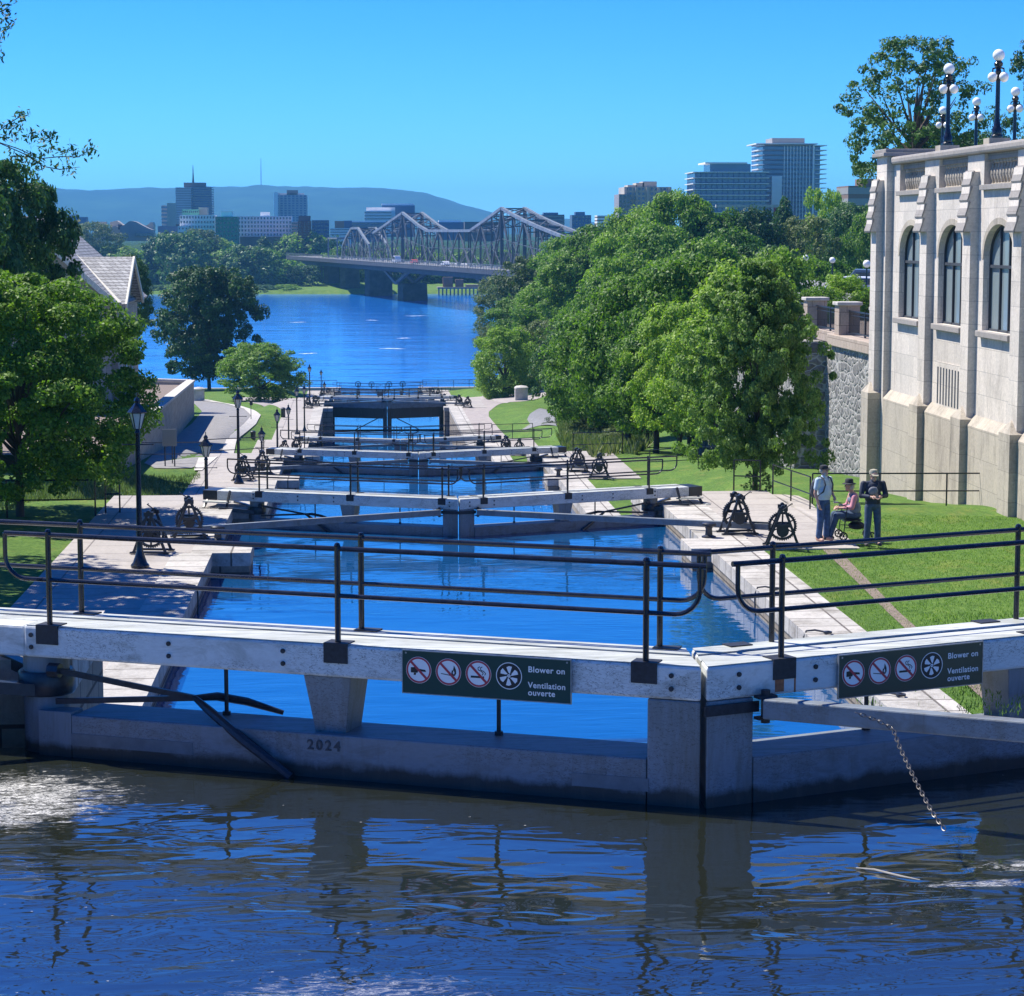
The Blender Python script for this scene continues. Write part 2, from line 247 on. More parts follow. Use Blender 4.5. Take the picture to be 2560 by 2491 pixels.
# ---------------------------------------------------------------- mesh building helpers
class MB:
    def __init__(s): s.v=[]; s.f=[]; s.m=[]
    def add(s,vs,fs,mi=0):
        o=len(s.v); s.v+=[tuple(p) for p in vs]; s.f+=[tuple(i+o for i in f) for f in fs]; s.m+=[mi]*len(fs); return s
    def box(s,a,b,mi=0,skip=()):
        x0,y0,z0=a; x1,y1,z1=b
        v=[(x0,y0,z0),(x1,y0,z0),(x1,y1,z0),(x0,y1,z0),(x0,y0,z1),(x1,y0,z1),(x1,y1,z1),(x0,y1,z1)]
        f=dict(b=(0,3,2,1),t=(4,5,6,7),f=(0,1,5,4),r=(1,2,6,5),k=(2,3,7,6),l=(3,0,4,7))
        return s.add(v,[q for k,q in f.items() if k not in skip],mi)
    def prism(s,poly,d,mi=0):   # poly: list of 3D points (planar), extruded by d
        n=len(poly); d=Vector(d); v=[Vector(p) for p in poly]+[Vector(p)+d for p in poly]
        return s.add(v,[tuple(range(n)),tuple(range(2*n-1,n-1,-1))]+[(i,(i+1)%n,n+(i+1)%n,n+i) for i in range(n)],mi)
    def bar(s,p,q,w,h=None,mi=0,up=(0,0,1)):
        p=Vector(p); q=Vector(q); h=h or w; d=(q-p).normalized(); u=Vector(up)
        if abs(d.dot(u))>.98: u=Vector((0,1,0))
        r=d.cross(u).normalized()*w/2; u=r.cross(d).normalized()*h/2
        v=[p-r-u,p+r-u,p+r+u,p-r+u,q-r-u,q+r-u,q+r+u,q-r+u]
        return s.add(v,[(0,3,2,1),(4,5,6,7),(0,1,5,4),(1,2,6,5),(2,3,7,6),(3,0,4,7)],mi)
    def tube(s,pts,r,n=8,mi=0,caps=True):
        P=[Vector(p) for p in pts]; rs=r if isinstance(r,(list,tuple)) else [r]*len(P); o=len(s.v); up=None
        for i,p in enumerate(P):
            d=(P[min(i+1,len(P)-1)]-P[max(i-1,0)]).normalized()
            if up is None: up=Vector((0,0,1)) if abs(d.z)<.9 else Vector((1,0,0))
            a=d.cross(up).normalized(); b=a.cross(d).normalized(); up=b
            for k in range(n):
                t=2*math.pi*k/n; s.v.append(tuple(p+(a*math.cos(t)+b*math.sin(t))*rs[i]))
        for i in range(len(P)-1):
            for k in range(n):
                s.f.append((o+i*n+k,o+i*n+(k+1)%n,o+(i+1)*n+(k+1)%n,o+(i+1)*n+k)); s.m.append(mi)
        if caps:
            s.f.append(tuple(o+k for k in range(n))[::-1]); s.m.append(mi); s.f.append(tuple(o+(len(P)-1)*n+k for k in range(n))); s.m.append(mi)
        return s
    def lathe(s,prof,org=(0,0,0),n=16,mi=0,axis='z'):
        o=len(s.v); ox,oy,oz=org
        for (r,z) in prof:
            for k in range(n):
                t=2*math.pi*k/n; a,b=r*math.cos(t),r*math.sin(t)
                s.v.append((ox+a,oy+b,oz+z) if axis=='z' else ((ox+a,oy+z,oz+b) if axis=='y' else (ox+z,oy+a,oz+b)))
        for i in range(len(prof)-1):
            for k in range(n): s.f.append((o+i*n+k,o+i*n+(k+1)%n,o+(i+1)*n+(k+1)%n,o+(i+1)*n+k)); s.m.append(mi)
        s.f.append(tuple(o+k for k in range(n))[::-1]); s.m.append(mi); s.f.append(tuple(o+(len(prof)-1)*n+k for k in range(n))); s.m.append(mi); return s
    def sphere(s,c,r,n=12,mi=0,sz=1):
        h=n//2; return s.lathe([(max(1e-4,r*math.sin(math.pi*i/h)),-r*sz*math.cos(math.pi*i/h)) for i in range(h+1)],c,n,mi)
    def disc(s,c,r0,r1,n,normal,thick,mi=0,ax=None):   # ring plate
        nz=Vector(normal).normalized(); ux=Vector((0,0,1)).cross(nz)
        if ux.length<.1: ux=Vector((1,0,0))
        ux.normalize(); uy=nz.cross(ux); c=Vector(c); o=len(s.v)
        for t_ in (0,thick):
            for rr in (r0,r1):
                for k in range(n):
                    t=2*math.pi*k/n; s.v.append(tuple(c+nz*t_+(ux*math.cos(t)+uy*math.sin(t))*rr))
        for k in range(n):
            j=(k+1)%n
            for a,b in ((0,n),(3*n,2*n),(n,3*n),(2*n,0)): s.f.append((o+a+k,o+a+j,o+b+j,o+b+k)); s.m.append(mi)
        return s
    def xf(s,fn): s.v=[tuple(fn(Vector(p))) for p in s.v]; return s
    def mesh(s,name,mats,smooth=False,bevel=0):
        me=bpy.data.meshes.new(name); me.from_pydata(s.v,[],s.f); 
        for m in mats: me.materials.append(m)
        me.polygons.foreach_set('material_index',s.m)
        bm=bmesh.new(); bm.from_mesh(me); bmesh.ops.recalc_face_normals(bm,faces=bm.faces)
        if bevel:
            es=[e for e in bm.edges if len(e.link_faces)==2 and e.calc_face_angle(0)>.6]
            bmesh.ops.bevel(bm,geom=es,offset=bevel,segments=2,affect='EDGES',profile=.5)
        bm.to_mesh(me); bm.free()
        if smooth:
            me.polygons.foreach_set('use_smooth',[True]*len(me.polygons))
            try: me.set_sharp_from_angle(angle=R_(38))
            except Exception: pass
        return me
    def build(s,name,mats,parent=None,smooth=False,bevel=0,**tags):
        if not isinstance(mats,(list,tuple)): mats=[mats]
        o=bpy.data.objects.new(name,s.mesh(name,mats,smooth,bevel)); COL.objects.link(o)
        if parent: o.parent=parent
        tag(o,**tags); return o
def tag(o,label=None,cat=None,group=None,kind=None):
    if label: o['label']=label
    if cat: o['category']=cat
    if group: o['group']=group
    if kind: o['kind']=kind
    return o
def empty(name,loc,rz=0,**t):
    o=bpy.data.objects.new(name,None); COL.objects.link(o); o.location=loc; o.rotation_euler=(0,0,rz); o.empty_display_size=.2; return tag(o,**t)
def copy_tree(o,parent=None):
    c=o.copy(); COL.objects.link(c); c.parent=parent
    for ch in list(o.children): copy_tree(ch,c)
    return c
def struct(mb,name,mats,smooth=False): return mb.build(name,mats,None,smooth,kind='structure')
rnd=random.Random(7)
def sstep(a,b,x):
    t=min(1,max(0,(x-a)/(b-a))); return t*t*(3-2*t)
def lerpts(pts,x):
    if x<=pts[0][0]: return pts[0][1]
    for (a,b),(c,d) in zip(pts,pts[1:]):
        if x<=c: return b+(d-b)*(x-a)/(c-a)
    return pts[-1][1]
# ---------------------------------------------------------------- levels of the lock flight (metres below the eye)
GATES=[(2.52,16.4,3.20),(2.44,56.5,6.67),(2.44,96,9.34),(2.5,143,13.04),(2.44,208,15.13),(2.3,240,17.3),(2.45,285,19.7)]   # mitre x, y, top
COP=[3.62,7.10,9.78,13.45,15.55,17.72,20.1]      # coping level before each gate
WAT=[4.27,7.62,10.32,13.98,18.2,18.2,20.6]      # water before each gate
PLAT=5.4
XL,XR=-3.35,7.9; XBL,XBR=-2.5,7.45
ends=[g[1]+PLAT for g in GATES]; starts=[-6]+ends[:-1]
def stepz(D):
    for k in range(7):
        if D<ends[k]-.4: return -COP[k]
        if D<ends[k]+.6: return -(COP[k]+((COP+[22.0])[k+1]-COP[k])*sstep(ends[k]-.4,ends[k]+.6,D))
    return -21.0
SM_R=[(10,5.2),(22,7.12),(58,7.12),(64,7.75),(98,9.95),(140,13.2),(205,15.6),(240,17.4),(285,19.6),(297,20.4)]
SM_L=[(10,4.4),(24,7.1),(60,7.1),(66,7.6),(98,9.95),(140,13.0),(205,15.9),(227,17.0),(285,19.6),(297,20.4)]
# right-hand hillside: tree list (x px, top px, base px, width px, distance, kind)
TREES=[ (1252,690,860,120,340,'o'),(1330,640,860,160,322,'o'),(1420,590,860,180,305,'m'),(1300,745,880,140,300,'m'),(1380,700,890,170,290,'m'),
 (1490,560,860,180,285,'m'),(1590,520,850,180,270,'m'),(1690,478,820,180,262,'m'),(1640,560,920,230,232,'m'),(1780,520,860,200,262,'m'),(1870,525,830,170,262,'d'),
 (1955,490,780,120,310,'c'),(2055,470,760,90,300,'u'),(2120,505,760,150,285,'d'),(2190,515,820,140,262,'m'),(2010,540,820,160,262,'o'),(1760,600,970,240,190,'m'),
 (1900,610,930,220,190,'d'),(2020,640,930,190,172,'b'),(2110,705,930,170,155,'b'),(1510,690,1040,200,205,'m'),(1430,800,1050,150,205,'d'),
 (1480,780,1110,210,150,'m'),(1570,690,1133,250,125,'m'),(1640,800,1140,220,116,'b'),(1725,640,1148,280,120,'m'),(1860,650,1150,280,116,'b'),(1795,780,1150,240,108,'b'),
 (1935,620,1140,220,122,'b'),(2010,780,1165,220,104,'d'),(1360,800,990,130,262,'o'),(1700,760,1143,200,111,'b'),(2080,650,960,150,185,'m'),(2105,690,930,150,100,'b'),(2040,720,960,150,96,'m'),(2160,745,900,90,101,'d'),
 (1340,560+110,850,120,330,'m'),(1560,640,1000,190,215,'m'),(1820,570,930,200,215,'m'),(1430,630,880,170,282,'b'),(1620,860,1120,150,135,'b')]
CTRL=[]
for (x,t,b,w,D,k) in TREES:
    p=atD(x,b,D)
    if p.x>15 and D>104: CTRL.append((p.x,D,p.z+lerpts(SM_R,D)))
for D in (30,58,80,110,150,200,250,290): CTRL.append((12,D,0))
CTRL+= [(17,75,0),(17,88,0),(19,98,0),(30,60,.3),(45,60,1),(30,400,12),(60,400,16),(60,550,12),(60,330,15),(80,250,15),(90,420,16)]
CA=np.array(CTRL)
def hill(X,D):
    d2=((CA[:,0]-X)*1.6)**2+((CA[:,1]-D)*.6)**2+3; w=1/d2**1.5; return float((w*CA[:,2]).sum()/w.sum())
BANK=[(297,14),(320,19),(420,25),(530,28),(600,38),(640,60),(700,200)]
def far(X,D):
    z=-25+sstep(806,816,D)*4.3+sstep(815,960,D)*5.2+ mnoise.noise(Vector((X*.004,D*.004,0)))*0.5*sstep(815,900,D)
    return z
def ground(X,D):
    if D>297:
        z=far(X,D)
        if D<760:
            b=lerpts(BANK,D); t=sstep(b,b+14,X)
            if t>0: z=z+( (-20.4+hill(X,min(D,600)))-z)*t
        return z
    if X>2.5:
        sm=-lerpts(SM_R,D)
        st=stepz(D)-.06
        t=sstep(11.3,14,X); z=st+(sm-st)*t
        if X>13.5: z+=hill(X,D)*sstep(13.5,21,X)
    else:
        sm=-lerpts(SM_L,D); t=sstep(-6.7,-9.5,X) if False else min(1,max(0,(-6.7-X)/3)); t=t*t*(3-2*t)
        st=stepz(D)-.06; z=st+(sm-st)*t
    z-= sstep(290,302,D)*4.6 if D>290 else 0
    return z
def atG(x,y,off=.0):
    r=ray(x,y); a=12.; b=None
    t=12.
    while t<1200:
        p=r*(t/r.y)
        if p.z<ground(p.x,p.y): b=t; break
        a=t; t+=.5+t*.004
    for _ in range(18):
        m=(a+b)/2; p=r*(m/r.y)
        if p.z<ground(p.x,p.y): b=m
        else: a=m
    p=r*(b/r.y); return Vector((p.x,p.y,ground(p.x,p.y)+off))
def build_ground():
    xs=list(np.arange(-600,-120,40))+list(np.arange(-120,-40,8))+list(np.arange(-40,-12,2))+list(np.arange(-12,-6.6,.6))+[-6.55,-6.45,-2,7,8.9,9.0,9.6]+list(np.arange(10.2,30,.8))+list(np.arange(30,60,2))+list(np.arange(60,120,6))+list(np.arange(120,700,40))
    ys=[-60,-20,0,6]+list(np.arange(10,110,.9))+list(np.arange(110,300,1.5))+list(np.arange(300,820,6))+list(np.arange(820,1000,15))+list(np.arange(1000,2000,80))+list(np.arange(2000,9000,500))+[12000,16000]
    mb=MB(); nx=len(xs)
    for y in ys:
        ex=1 if y<1000 else y/1000*1.0
        for x in xs:
            X=x*ex if abs(x)>100 else x
            deep=-6.5<X<8.95 and y<297
            z=-26 if deep else ground(X,y)
            mb.v.append((X,y,z))
    for j in range(len(ys)-1):
        for i in range(nx-1):
            mb.f.append((j*nx+i,j*nx+i+1,(j+1)*nx+i+1,(j+1)*nx+i)); mb.m.append(0)
    struct(mb,'ground',[M['grass']],True)
build_ground()
def drape(name,px,mat,off=.03,pts3=None,step=1.2):
    P=[atG(x,y) for x,y in px] if pts3 is None else [Vector((x,y,0)) for x,y in pts3]
    bm=bmesh.new(); vs=[bm.verts.new((p.x,p.y,0)) for p in P]; f=bm.faces.new(vs)
    bmesh.ops.triangulate(bm,faces=[f])
    x0=min(p.x for p in P); x1=max(p.x for p in P); y0=min(p.y for p in P); y1=max(p.y for p in P)
    sy=max(step,(y1-y0)/70); sx=max(.8,(x1-x0)/40)
    k=math.floor(y0/sy)
    while k*sy<y1:
        bmesh.ops.bisect_plane(bm,geom=bm.verts[:]+bm.edges[:]+bm.faces[:],plane_co=(0,k*sy,0),plane_no=(0,1,0)); k+=1
    k=math.floor(x0/sx)
    while k*sx<x1:
        bmesh.ops.bisect_plane(bm,geom=bm.verts[:]+bm.edges[:]+bm.faces[:],plane_co=(k*sx,0,0),plane_no=(1,0,0)); k+=1
    for v in bm.verts: v.co.z=ground(v.co.x,v.co.y)+off
    me=bpy.data.meshes.new(name); bm.to_mesh(me); bm.free(); me.materials.append(mat); me.polygons.foreach_set('use_smooth',[True]*len(me.polygons))
    o=bpy.data.objects.new(name,me); COL.objects.link(o); tag(o,kind='structure'); return o
# ---------------------------------------------------------------- lock masonry, water
def wall_blocks():
    for side in (-1,1):
        mb=MB(); cp=MB()
        for k in range(7):
            zt=-COP[k]; zb=-26
            a=starts[k]; bay=GATES[k][1]-6.1; e=ends[k]
            if k==0: a=-6; bay=19.3
            nxt=-(COP+[22.6])[k+1]
            if side<0:
                segs=[(a,bay,XL-(0 if k else .1),XL-.85-(0 if k else .1),-6.7,.9),(bay,bay+(1.7 if k else 0),XBL,XBL-1.3,-6.7,1.4),(bay+(1.7 if k else 0),bay+8.5 if k else bay,XL,XL-.85,-6.7,.9),(bay+8.5 if k else bay,e,XBL,XBL-1.3,-6.7,1.4)]
                for (y0,y1,xi,xc,xo,wd) in segs:
                    if y1<=y0: continue
                    mb.box((xi-wd,y0,zb),(xi,y1,zt-.3),0)
                    cp.box((xc,y0,zt-.3),(xi+.03,y1,zt),0); cp.box((xo,y0,zt-.4),(xc-.003,y1,zt-.02),1)
                mb.box((-6.7,e-.4,nxt-.6),(XBL-1.4,e,zt-.31),0)
            else:
                segs=[(a,bay,XR,XR+1.1,9.0),(bay,bay+(1.7 if k else 0),XBR,XBR+1.5,11.2),(bay+(1.7 if k else 0),bay+8.5 if k else bay,XR,XR+1.1,11.2),(bay+8.5 if k else bay,e,XBR,XBR+1.5,11.2)]
                for (y0,y1,xi,xc,xo) in segs:
                    if y1<=y0: continue
                    mb.box((xi,y0,zb),(xi+1.0,y1,zt-.3),0)
                    cp.box((xi-.03,y0,zt-.3),(xc,y1,zt),0)
                    if xo-xc>.1: cp.box((xc+.003,y0,zt-.4),(xo,y1,zt-.02),1)
                mb.box((XBR+1.0,e-.4,nxt-.6),(11.2,e,zt-.31),0)
        w=struct(mb,'lock_wall',[M['lockwall']]); c=struct(cp,'lock_coping',[M['coping'],M['slab']])
wall_blocks()
for k in range(7):
    y0=(-60 if k==0 else GATES[k-1][1]+.15); y1=GATES[k][1]+2.4
    mb=MB(); mb.add([(XL-.3,y0,-WAT[k]),(XR+.2,y0,-WAT[k]),(XR+.2,y1,-WAT[k]),(XL-.3,y1,-WAT[k])],[(0,1,2,3)])
    struct(mb,'canal_water',[M['water_near'] if k==0 else M['water']])
mb=MB(); mb.add([(-900,291,-22),(900,291,-22),(900,860,-22),(-900,860,-22)],[(0,1,2,3)]); struct(mb,'river',[M['river']])
mb=MB(); mb.add([(XL-.2,285.3,-22),(XR+.2,285.3,-22),(XR+.2,292,-22.004),(XL-.2,292,-22.004)],[(0,1,2,3)]); struct(mb,'canal_water',[M['river']])
# quay wall at the foot of the flight
mb=MB(); mb.box((-60,293.2,-24),(XBL-.02,294.0,-19.95),0); mb.box((XBR+.02,293.2,-24),(22,294.0,-19.95),0); mb.build('river_quay',[M['kerb']],None,label='long low pale stone quay wall along the river at the foot of the locks',cat='wall')
# paths
drape('road',[(640,1040),(622,1062),(585,1090),(520,1155),(478,1172),(385,1172),(360,1160),(400,1120),(440,1090),(480,1060),(505,1030),(480,1003),(500,1001),(560,1010),(610,1022)],M['asphalt'],.03)
drape('kerb',[(484,1000),(520,1001),(600,1016),(636,1028),(652,1040),(640,1062),(600,1095),(545,1145),(505,1180),(485,1180),(575,1092),(610,1062),(628,1042),(610,1024),(560,1010),(500,1003)],M['kerb'],.07)
_q=[atG(x,y) for x,y in ((1272,1100),(1245,1070),(1222,1042),(1222,1030),(1240,1016),(1275,1006),(1330,1001))]
drape('plaza',None,M['plaza'],.02,[(9.02,149.5)]+[(p.x,p.y) for p in _q]+[(26,246),(26,252),(9.02,252)])
_q=[atG(x,y) for x,y in ((590,1001),(640,1010),(700,1022),(722,1042),(716,1062),(700,1098))]
drape('plaza_left',None,M['plaza'],.02,[(-6.72,250),(_q[0].x,250)]+[(p.x,p.y) for p in _q]+[(-6.72,_q[-1].y)])
drape('path',[(1318,1050),(1325,1036),(1350,1022),(1392,1018),(1392,1066),(1330,1070),(1300,1078),(1325,1062)],M['asphalt_dark'],.03)
drape('dirt_track',None,M['dirt'],.012,[(10.55,58),(10.85,58),(11.0,54),(10.75,50),(10.45,46),(10.15,42),(9.95,38),(9.7,32),(9.45,32),(9.72,38),(9.93,42),(10.18,46),(10.4,50),(10.6,54)],.9)
drape('slab_path',None,M['slab'],.02,[(11.2,50.5),(11.2,62.3),(11.9,62.3),(12.0,60),(11.6,56),(11.3,50.5)],.9)
# ---------------------------------------------------------------- lock gates
AL=R_(22.4); CA_,SA_=math.cos(AL),math.sin(AL)
def leaf_xf(side):
    def fn(p):   # p=(s,t,z)
        return Vector((side*(p.x*CA_-p.y*SA_), p.x*SA_+p.y*CA_, p.z))
    return fn
def text_mesh(body,size,ext=.002,bold=0,align='LEFT',space=1.0):
    c=bpy.data.curves.new('txt','FONT'); c.body=body; c.size=size; c.extrude=ext; c.offset=bold; c.align_x=align; c.space_character=space
    o=bpy.data.objects.new('txt',c); COL.objects.link(o); bpy.context.view_layer.update()
    me=bpy.data.meshes.new_from_object(o.evaluated_get(bpy.context.evaluated_depsgraph_get())); bpy.data.objects.remove(o)
    vs=[tuple(v.co) for v in me.vertices]; fs=[tuple(p.vertices) for p in me.polygons]; bpy.data.meshes.remove(me); return vs,fs
def arc_rail(s_top,s_end,t,sg=1):  # pipe end: comes down from the top rail and turns into the lower rail
    pts=[(s_top,t,-.0)]; r=.19; 
    pts.append((s_top,t,-.37+r))
    for i in range(1,7):
        a=math.pi/2*i/6; pts.append((s_top+sg*(r-r*math.cos(a)),t,-.37+r-r*math.sin(a)))
    pts.append((s_end,t,-.37)); return pts
def make_leaf(side,name_label,deep=False,spar=True,gate1=False,digits=False):
    X=leaf_xf(side); root=empty('lock_gate_leaf',(0,0,0))
    tag(root,name_label,'lock gate','lock gate leaves down the flight')
    def B(mb,n,m,sm=False,bev=0,par=root,**t): return mb.xf(X).build(n,m,par,sm,bev,**t)
    # walkway beam: three planks on top of the front timber
    TA=math.tan(AL)
    def plank(mb,s0,s1,t0,t1,z0,z1): mb.prism([(s0+t0*TA,t0,z0),(s1,t0,z0),(s1,t1,z0),(s0+t1*TA,t1,z0)],(0,0,z1-z0))
    mb=MB(); plank(mb,.02,5.72,.0,.27,-.26,0); mb.box((5.72,.018,-.265),(6.7,.27,-.006)); plank(mb,.02,6.7,.45,.72,-.25,-.004)
    tb=B(mb,'top_beam',M['white'],bev=.022)
    mb=MB(); plank(mb,.02,6.7,.275,.445,-.07,-.006); B(mb,'walkway_board',M['whiteup'],bev=.006)
    mb=MB(); plank(mb,.03,5.70,.012,.262,0.0005,.006); plank(mb,.03,6.69,.462,.71,-.0035,.004); B(mb,'walkway_strip',M['whiteup'])
    mb=MB(); mb.box((6.703,.012,-.262),(7.1,.70,-.01)); B(mb,'beam_end',M['iron'],bev=.01)
    zl=-.72 if not deep else -.5
    mb=MB(); mb.box((.44,.0,-4.6 if not deep else -1.9),(5.3,.52,zl))
    B(mb,'lower_beam',M['grey'],bev=.012)
    mb=MB(); plank(mb,.025,.435,.004,.50,-4.6,-.262); B(mb,'miter_post',M['greyv'],bev=.012)
    mb=MB(); mb.lathe([(.19,-4.6),(.19,-.262)],(5.66,.25,0),14); mb.box((5.3,.0,-4.6),(5.6,.2,zl+.02)); B(mb,'heel_post',M['greyv'],True)
    mb=MB(); mb.lathe([(.22,-.60),(.235,-.58),(.235,-.42),(.22,-.40)],(5.66,.25,0),14); mb.bar((5.62,.27,-.5),(6.6,.9,-.42),.1,.1); mb.bar((5.62,.1,-.55),(6.4,-.5,-.42),.1,.1); B(mb,'heel_collar',M['iron'],True)
    # tapered brace between the beams
    mb=MB(); f=[(2.86,.02),(3.24,.02),(3.17,.02),(2.95,.02)]
    mb.add([(2.84,.03,-.262),(3.24,.03,-.262),(3.24,.42,-.262),(2.84,.42,-.262),(2.92,.10,zl-.06),(3.16,.10,zl-.06),(3.16,.42,zl-.06),(2.92,.42,zl-.06)],[(0,1,2,3),(7,6,5,4),(0,4,5,1),(1,5,6,2),(2,6,7,3),(3,7,4,0)])
    B(mb,'brace_post',M['greyv'],bev=.006)
    for s_ in (1.75,4.1):
        mb=MB(); mb.tube([(s_,.42,-.262),(s_,.42,zl-.1)],.018,8); mb.tube([(s_,.42,zl+.03),(s_,.42,zl-.02)],.035,8); B(mb,'sluice_rod',M['iron'],True)
    # clamp plates and bolts
    for s_ in ((.46,2.95,5.50) if side<0 else (.70,3.1,5.5)):
        mb=MB(); mb.box((s_-.1,-.012,-.145),(s_+.1,-.001,.006)); mb.box((s_-.1,-.012,.0065),(s_+.1,.15,.014)); B(mb,'clamp_plate',M['plate'])
        mb=MB(); mb.box((s_-.1,.60,.0065),(s_+.1,.733,.014)); mb.box((s_-.1,.721,-.14),(s_+.1,.733,.006)); B(mb,'clamp_plate',M['plate'])
    mb=MB()
    for s_ in (.25,.68,3.4,4.4,5.37):
        for z_ in (-.075,-.175): mb.disc((s_,-.001,z_),.0001,.019,10,(0,-1,0),.012)
    B(mb,'bolt',M['plate']) if False else None
    for s_ in ((.25,3.4,4.4,5.65) if side<0 else (.3,.98,3.5,4.4,5.65)):
        for z_ in (-.075,-.175):
            mb=MB(); mb.disc((s_,-.0005,z_),.0001,.019,10,(0,-1,0),.012); B(mb,'bolt',M['plate'])
    if gate1 and side>0:
        mb=MB(); mb.box((.79,-.0018,-.255),(.805,-.0006,-.146)); mb.box((.62,-.0015,-.24),(.70,-.0006,-.146)); B(mb,'rust_streak',M['rust'])
    # railings
    for t_,s0,s1,nm in ((.045,.0 if side<0 else .26,5.9,'front'),(.675,.12 if side<0 else .3,6.7,'rear')):
        zt=.75
        sA=s0+.03
        off=lambda P:[(a,b,c+zt) for a,b,c in P]
        mb=MB(); mb.tube([(s0,t_,zt),(s1,t_,zt)],.021,8)
        lo=arc_rail(sA+.02,s1-.3,t_); hi=arc_rail(s1,s1-.35,t_,-1)
        mb.tube(off(lo),.019,8); mb.tube(off(hi),.019,8); B(mb,'hand_rail',M['rail'],True)
        for s_ in ((.46,2.95,5.50) if side<0 else (.70,3.1,5.5)):
            mb=MB(); q=s_ if t_<.3 else s_+(.06 if side<0 else .32); mb.tube([(q,t_+.0,.0),(q,t_,.775)],.0235,10); mb.sphere((q,t_,.775),.027,8); B(mb,'rail_post',M['rail'],True)
    # sluice fork
    mb=MB(); J=(4.30,.25,-.56)
    mb.bar((5.45,.03,-.36),J,.03,.045); mb.bar((5.45,.03,-.62),J,.03,.045); mb.tube([(5.5,.02,-.36),(5.4,.02,-.36)],.06,8)
    mb.tube([J,(4.1,.1,-.62),(3.75,-.03,-.80),(3.3,-.10,-1.06)],[.024,.036,.042,.036],8); mb.tube([J,(4.2,.45,-.58),(4.0,.6,-.64),(3.72,.7,-.735)],[.024,.036,.034,.02],8)
    if not deep: B(mb,'sluice_fork',M['iron'],True)
    # steps hung from the beam end
    mb=MB(); mb.bar((6.3,-.02,-.0),(6.3,-.26,-.44),.05,.05,1); mb.bar((6.95,-.02,-.26),(6.95,-.26,-.44),.05,.05,1)
    mb.box((6.2,-.22,-.36),(7.05,-.0,-.33),0) if False else None
    mb.box((6.28,-.25,-.30),(6.98,-.03,-.27),0); mb.box((6.2,-.50,-.46),(7.06,-.26,-.43),0)
    if not gate1: B(mb,'step',[M['whiteup'],M['iron']])
    if spar:
        a=Vector((.48,-.09,-.33)); bW=Vector((7.25,-5.1,-.30 if gate1 else -.31))
        # spar end given in root axes, so built without the leaf transform
        A=X(a); Bp=Vector((side*7.2,-3.9,-.24))
        mb=MB(); mb.bar(A,Bp,.13,.15); sp=mb.build('swing_spar',[M['grey']],root,False,.012)
        mb=MB(); mb.bar(A.lerp(Bp,.93)+Vector((0,0,.09)),A.lerp(Bp,.99)+Vector((0,0,.09)),.1,.03); mb.build('toothed_rack',[M['iron']],sp)
        mb=MB(); mb.box((.0,-.02,-.37),(.47,-.0,-.29)); mb.tube([(.5,-.06,-.45),(.5,-.06,-.2)],.035,8); mb.box((.42,-.1,-.42),(.58,-.021,-.40)); mb.box((.42,-.1,-.26),(.58,-.021,-.24)); B(mb,'spar_bracket',M['plate'])
    if deep:
        mb=MB()
        mb.bar((1.0,.1,-1.9),(3.4,.1,-3.1),.05,.08)
        B(mb,'diagonal_brace',M['plate'])
    if gate1:   # dark sheets painting the shade of rebate notches in the lower timber
        mb=MB()
        for a_,b_ in (((.42,1.02) if side<0 else (9,9.1)),(4.2,5.3) if side<0 else (9,9.1)):
            if a_<9: mb=MB(); mb.box((a_,-.004,-.97),(b_,.0,-.87)); B(mb,'notch_shade_sheet',M['notch_shade_sheet'])
    if digits:
        vs,fs=text_mesh('2024',.112,.004,.002,space=1.35)
        mb=MB(); mb.add([(3.20-x,-.006+z,y-.845) for x,y,z in vs],fs); B(mb,'date_digits',M['digits'])
    return root
NAMES=['nearest','second','third','fourth','fifth','sixth','seventh, farthest']
g1l=make_leaf(-1,'nearest left lock gate leaf, white beam, with 2024 carved in its grey lower timber',spar=False,gate1=True,digits=True)
g1r=make_leaf(1,'nearest right lock gate leaf with cracked white paint and a long grey spar',gate1=True)
pl=make_leaf(-1,'left leaf of the second lock gate from the viewer, white beam with black end'); pr=make_leaf(1,'right leaf of the second lock gate from the viewer, with black beam end')
dl=make_leaf(-1,'left leaf of the fifth lock gate, tall over the drained chamber',deep=True); dr=make_leaf(1,'right leaf of the fifth lock gate, tall over the drained chamber',deep=True)
for k,(gx,gy,gt) in enumerate(GATES):
    if k==0: L,Rr=g1l,g1r
    elif k==1: L,Rr=pl,pr
    elif k==4: L,Rr=dl,dr
    else:
        L=copy_tree(pl); Rr=copy_tree(pr)
        L['label']=f'left leaf of the {NAMES[k]} lock gate counted from the viewer'; Rr['label']=f'right leaf of the {NAMES[k]} lock gate counted from the viewer'
    for o in (L,Rr): o.location=(gx,gy,-gt)
# far gate carries four hand wheels on its rails
for dx in (-2.7,-1.0,1.2,2.9):
    w=MB(); w.disc((0,0,0),.30,.38,18,(0,1,0),.06); 
    for a in range(6): w.bar((0,.03,0),(.33*math.cos(a*math.pi/3),.03,.33*math.sin(a*math.pi/3)),.04)
    w.bar((0,.03,-.75),(0,.03,0),.08)
    w.build('hand_wheel',[M['iron']],None,label=('%s spoked hand wheel standing on the farthest lock gate'%{-2.7:'leftmost',-1.0:'second from left',1.2:'third from left',2.9:'rightmost'}[dx]),cat='hand wheel',group='hand wheels on the farthest gate').location=(2.4+dx,284.6+abs(dx)*.41,-19.0)
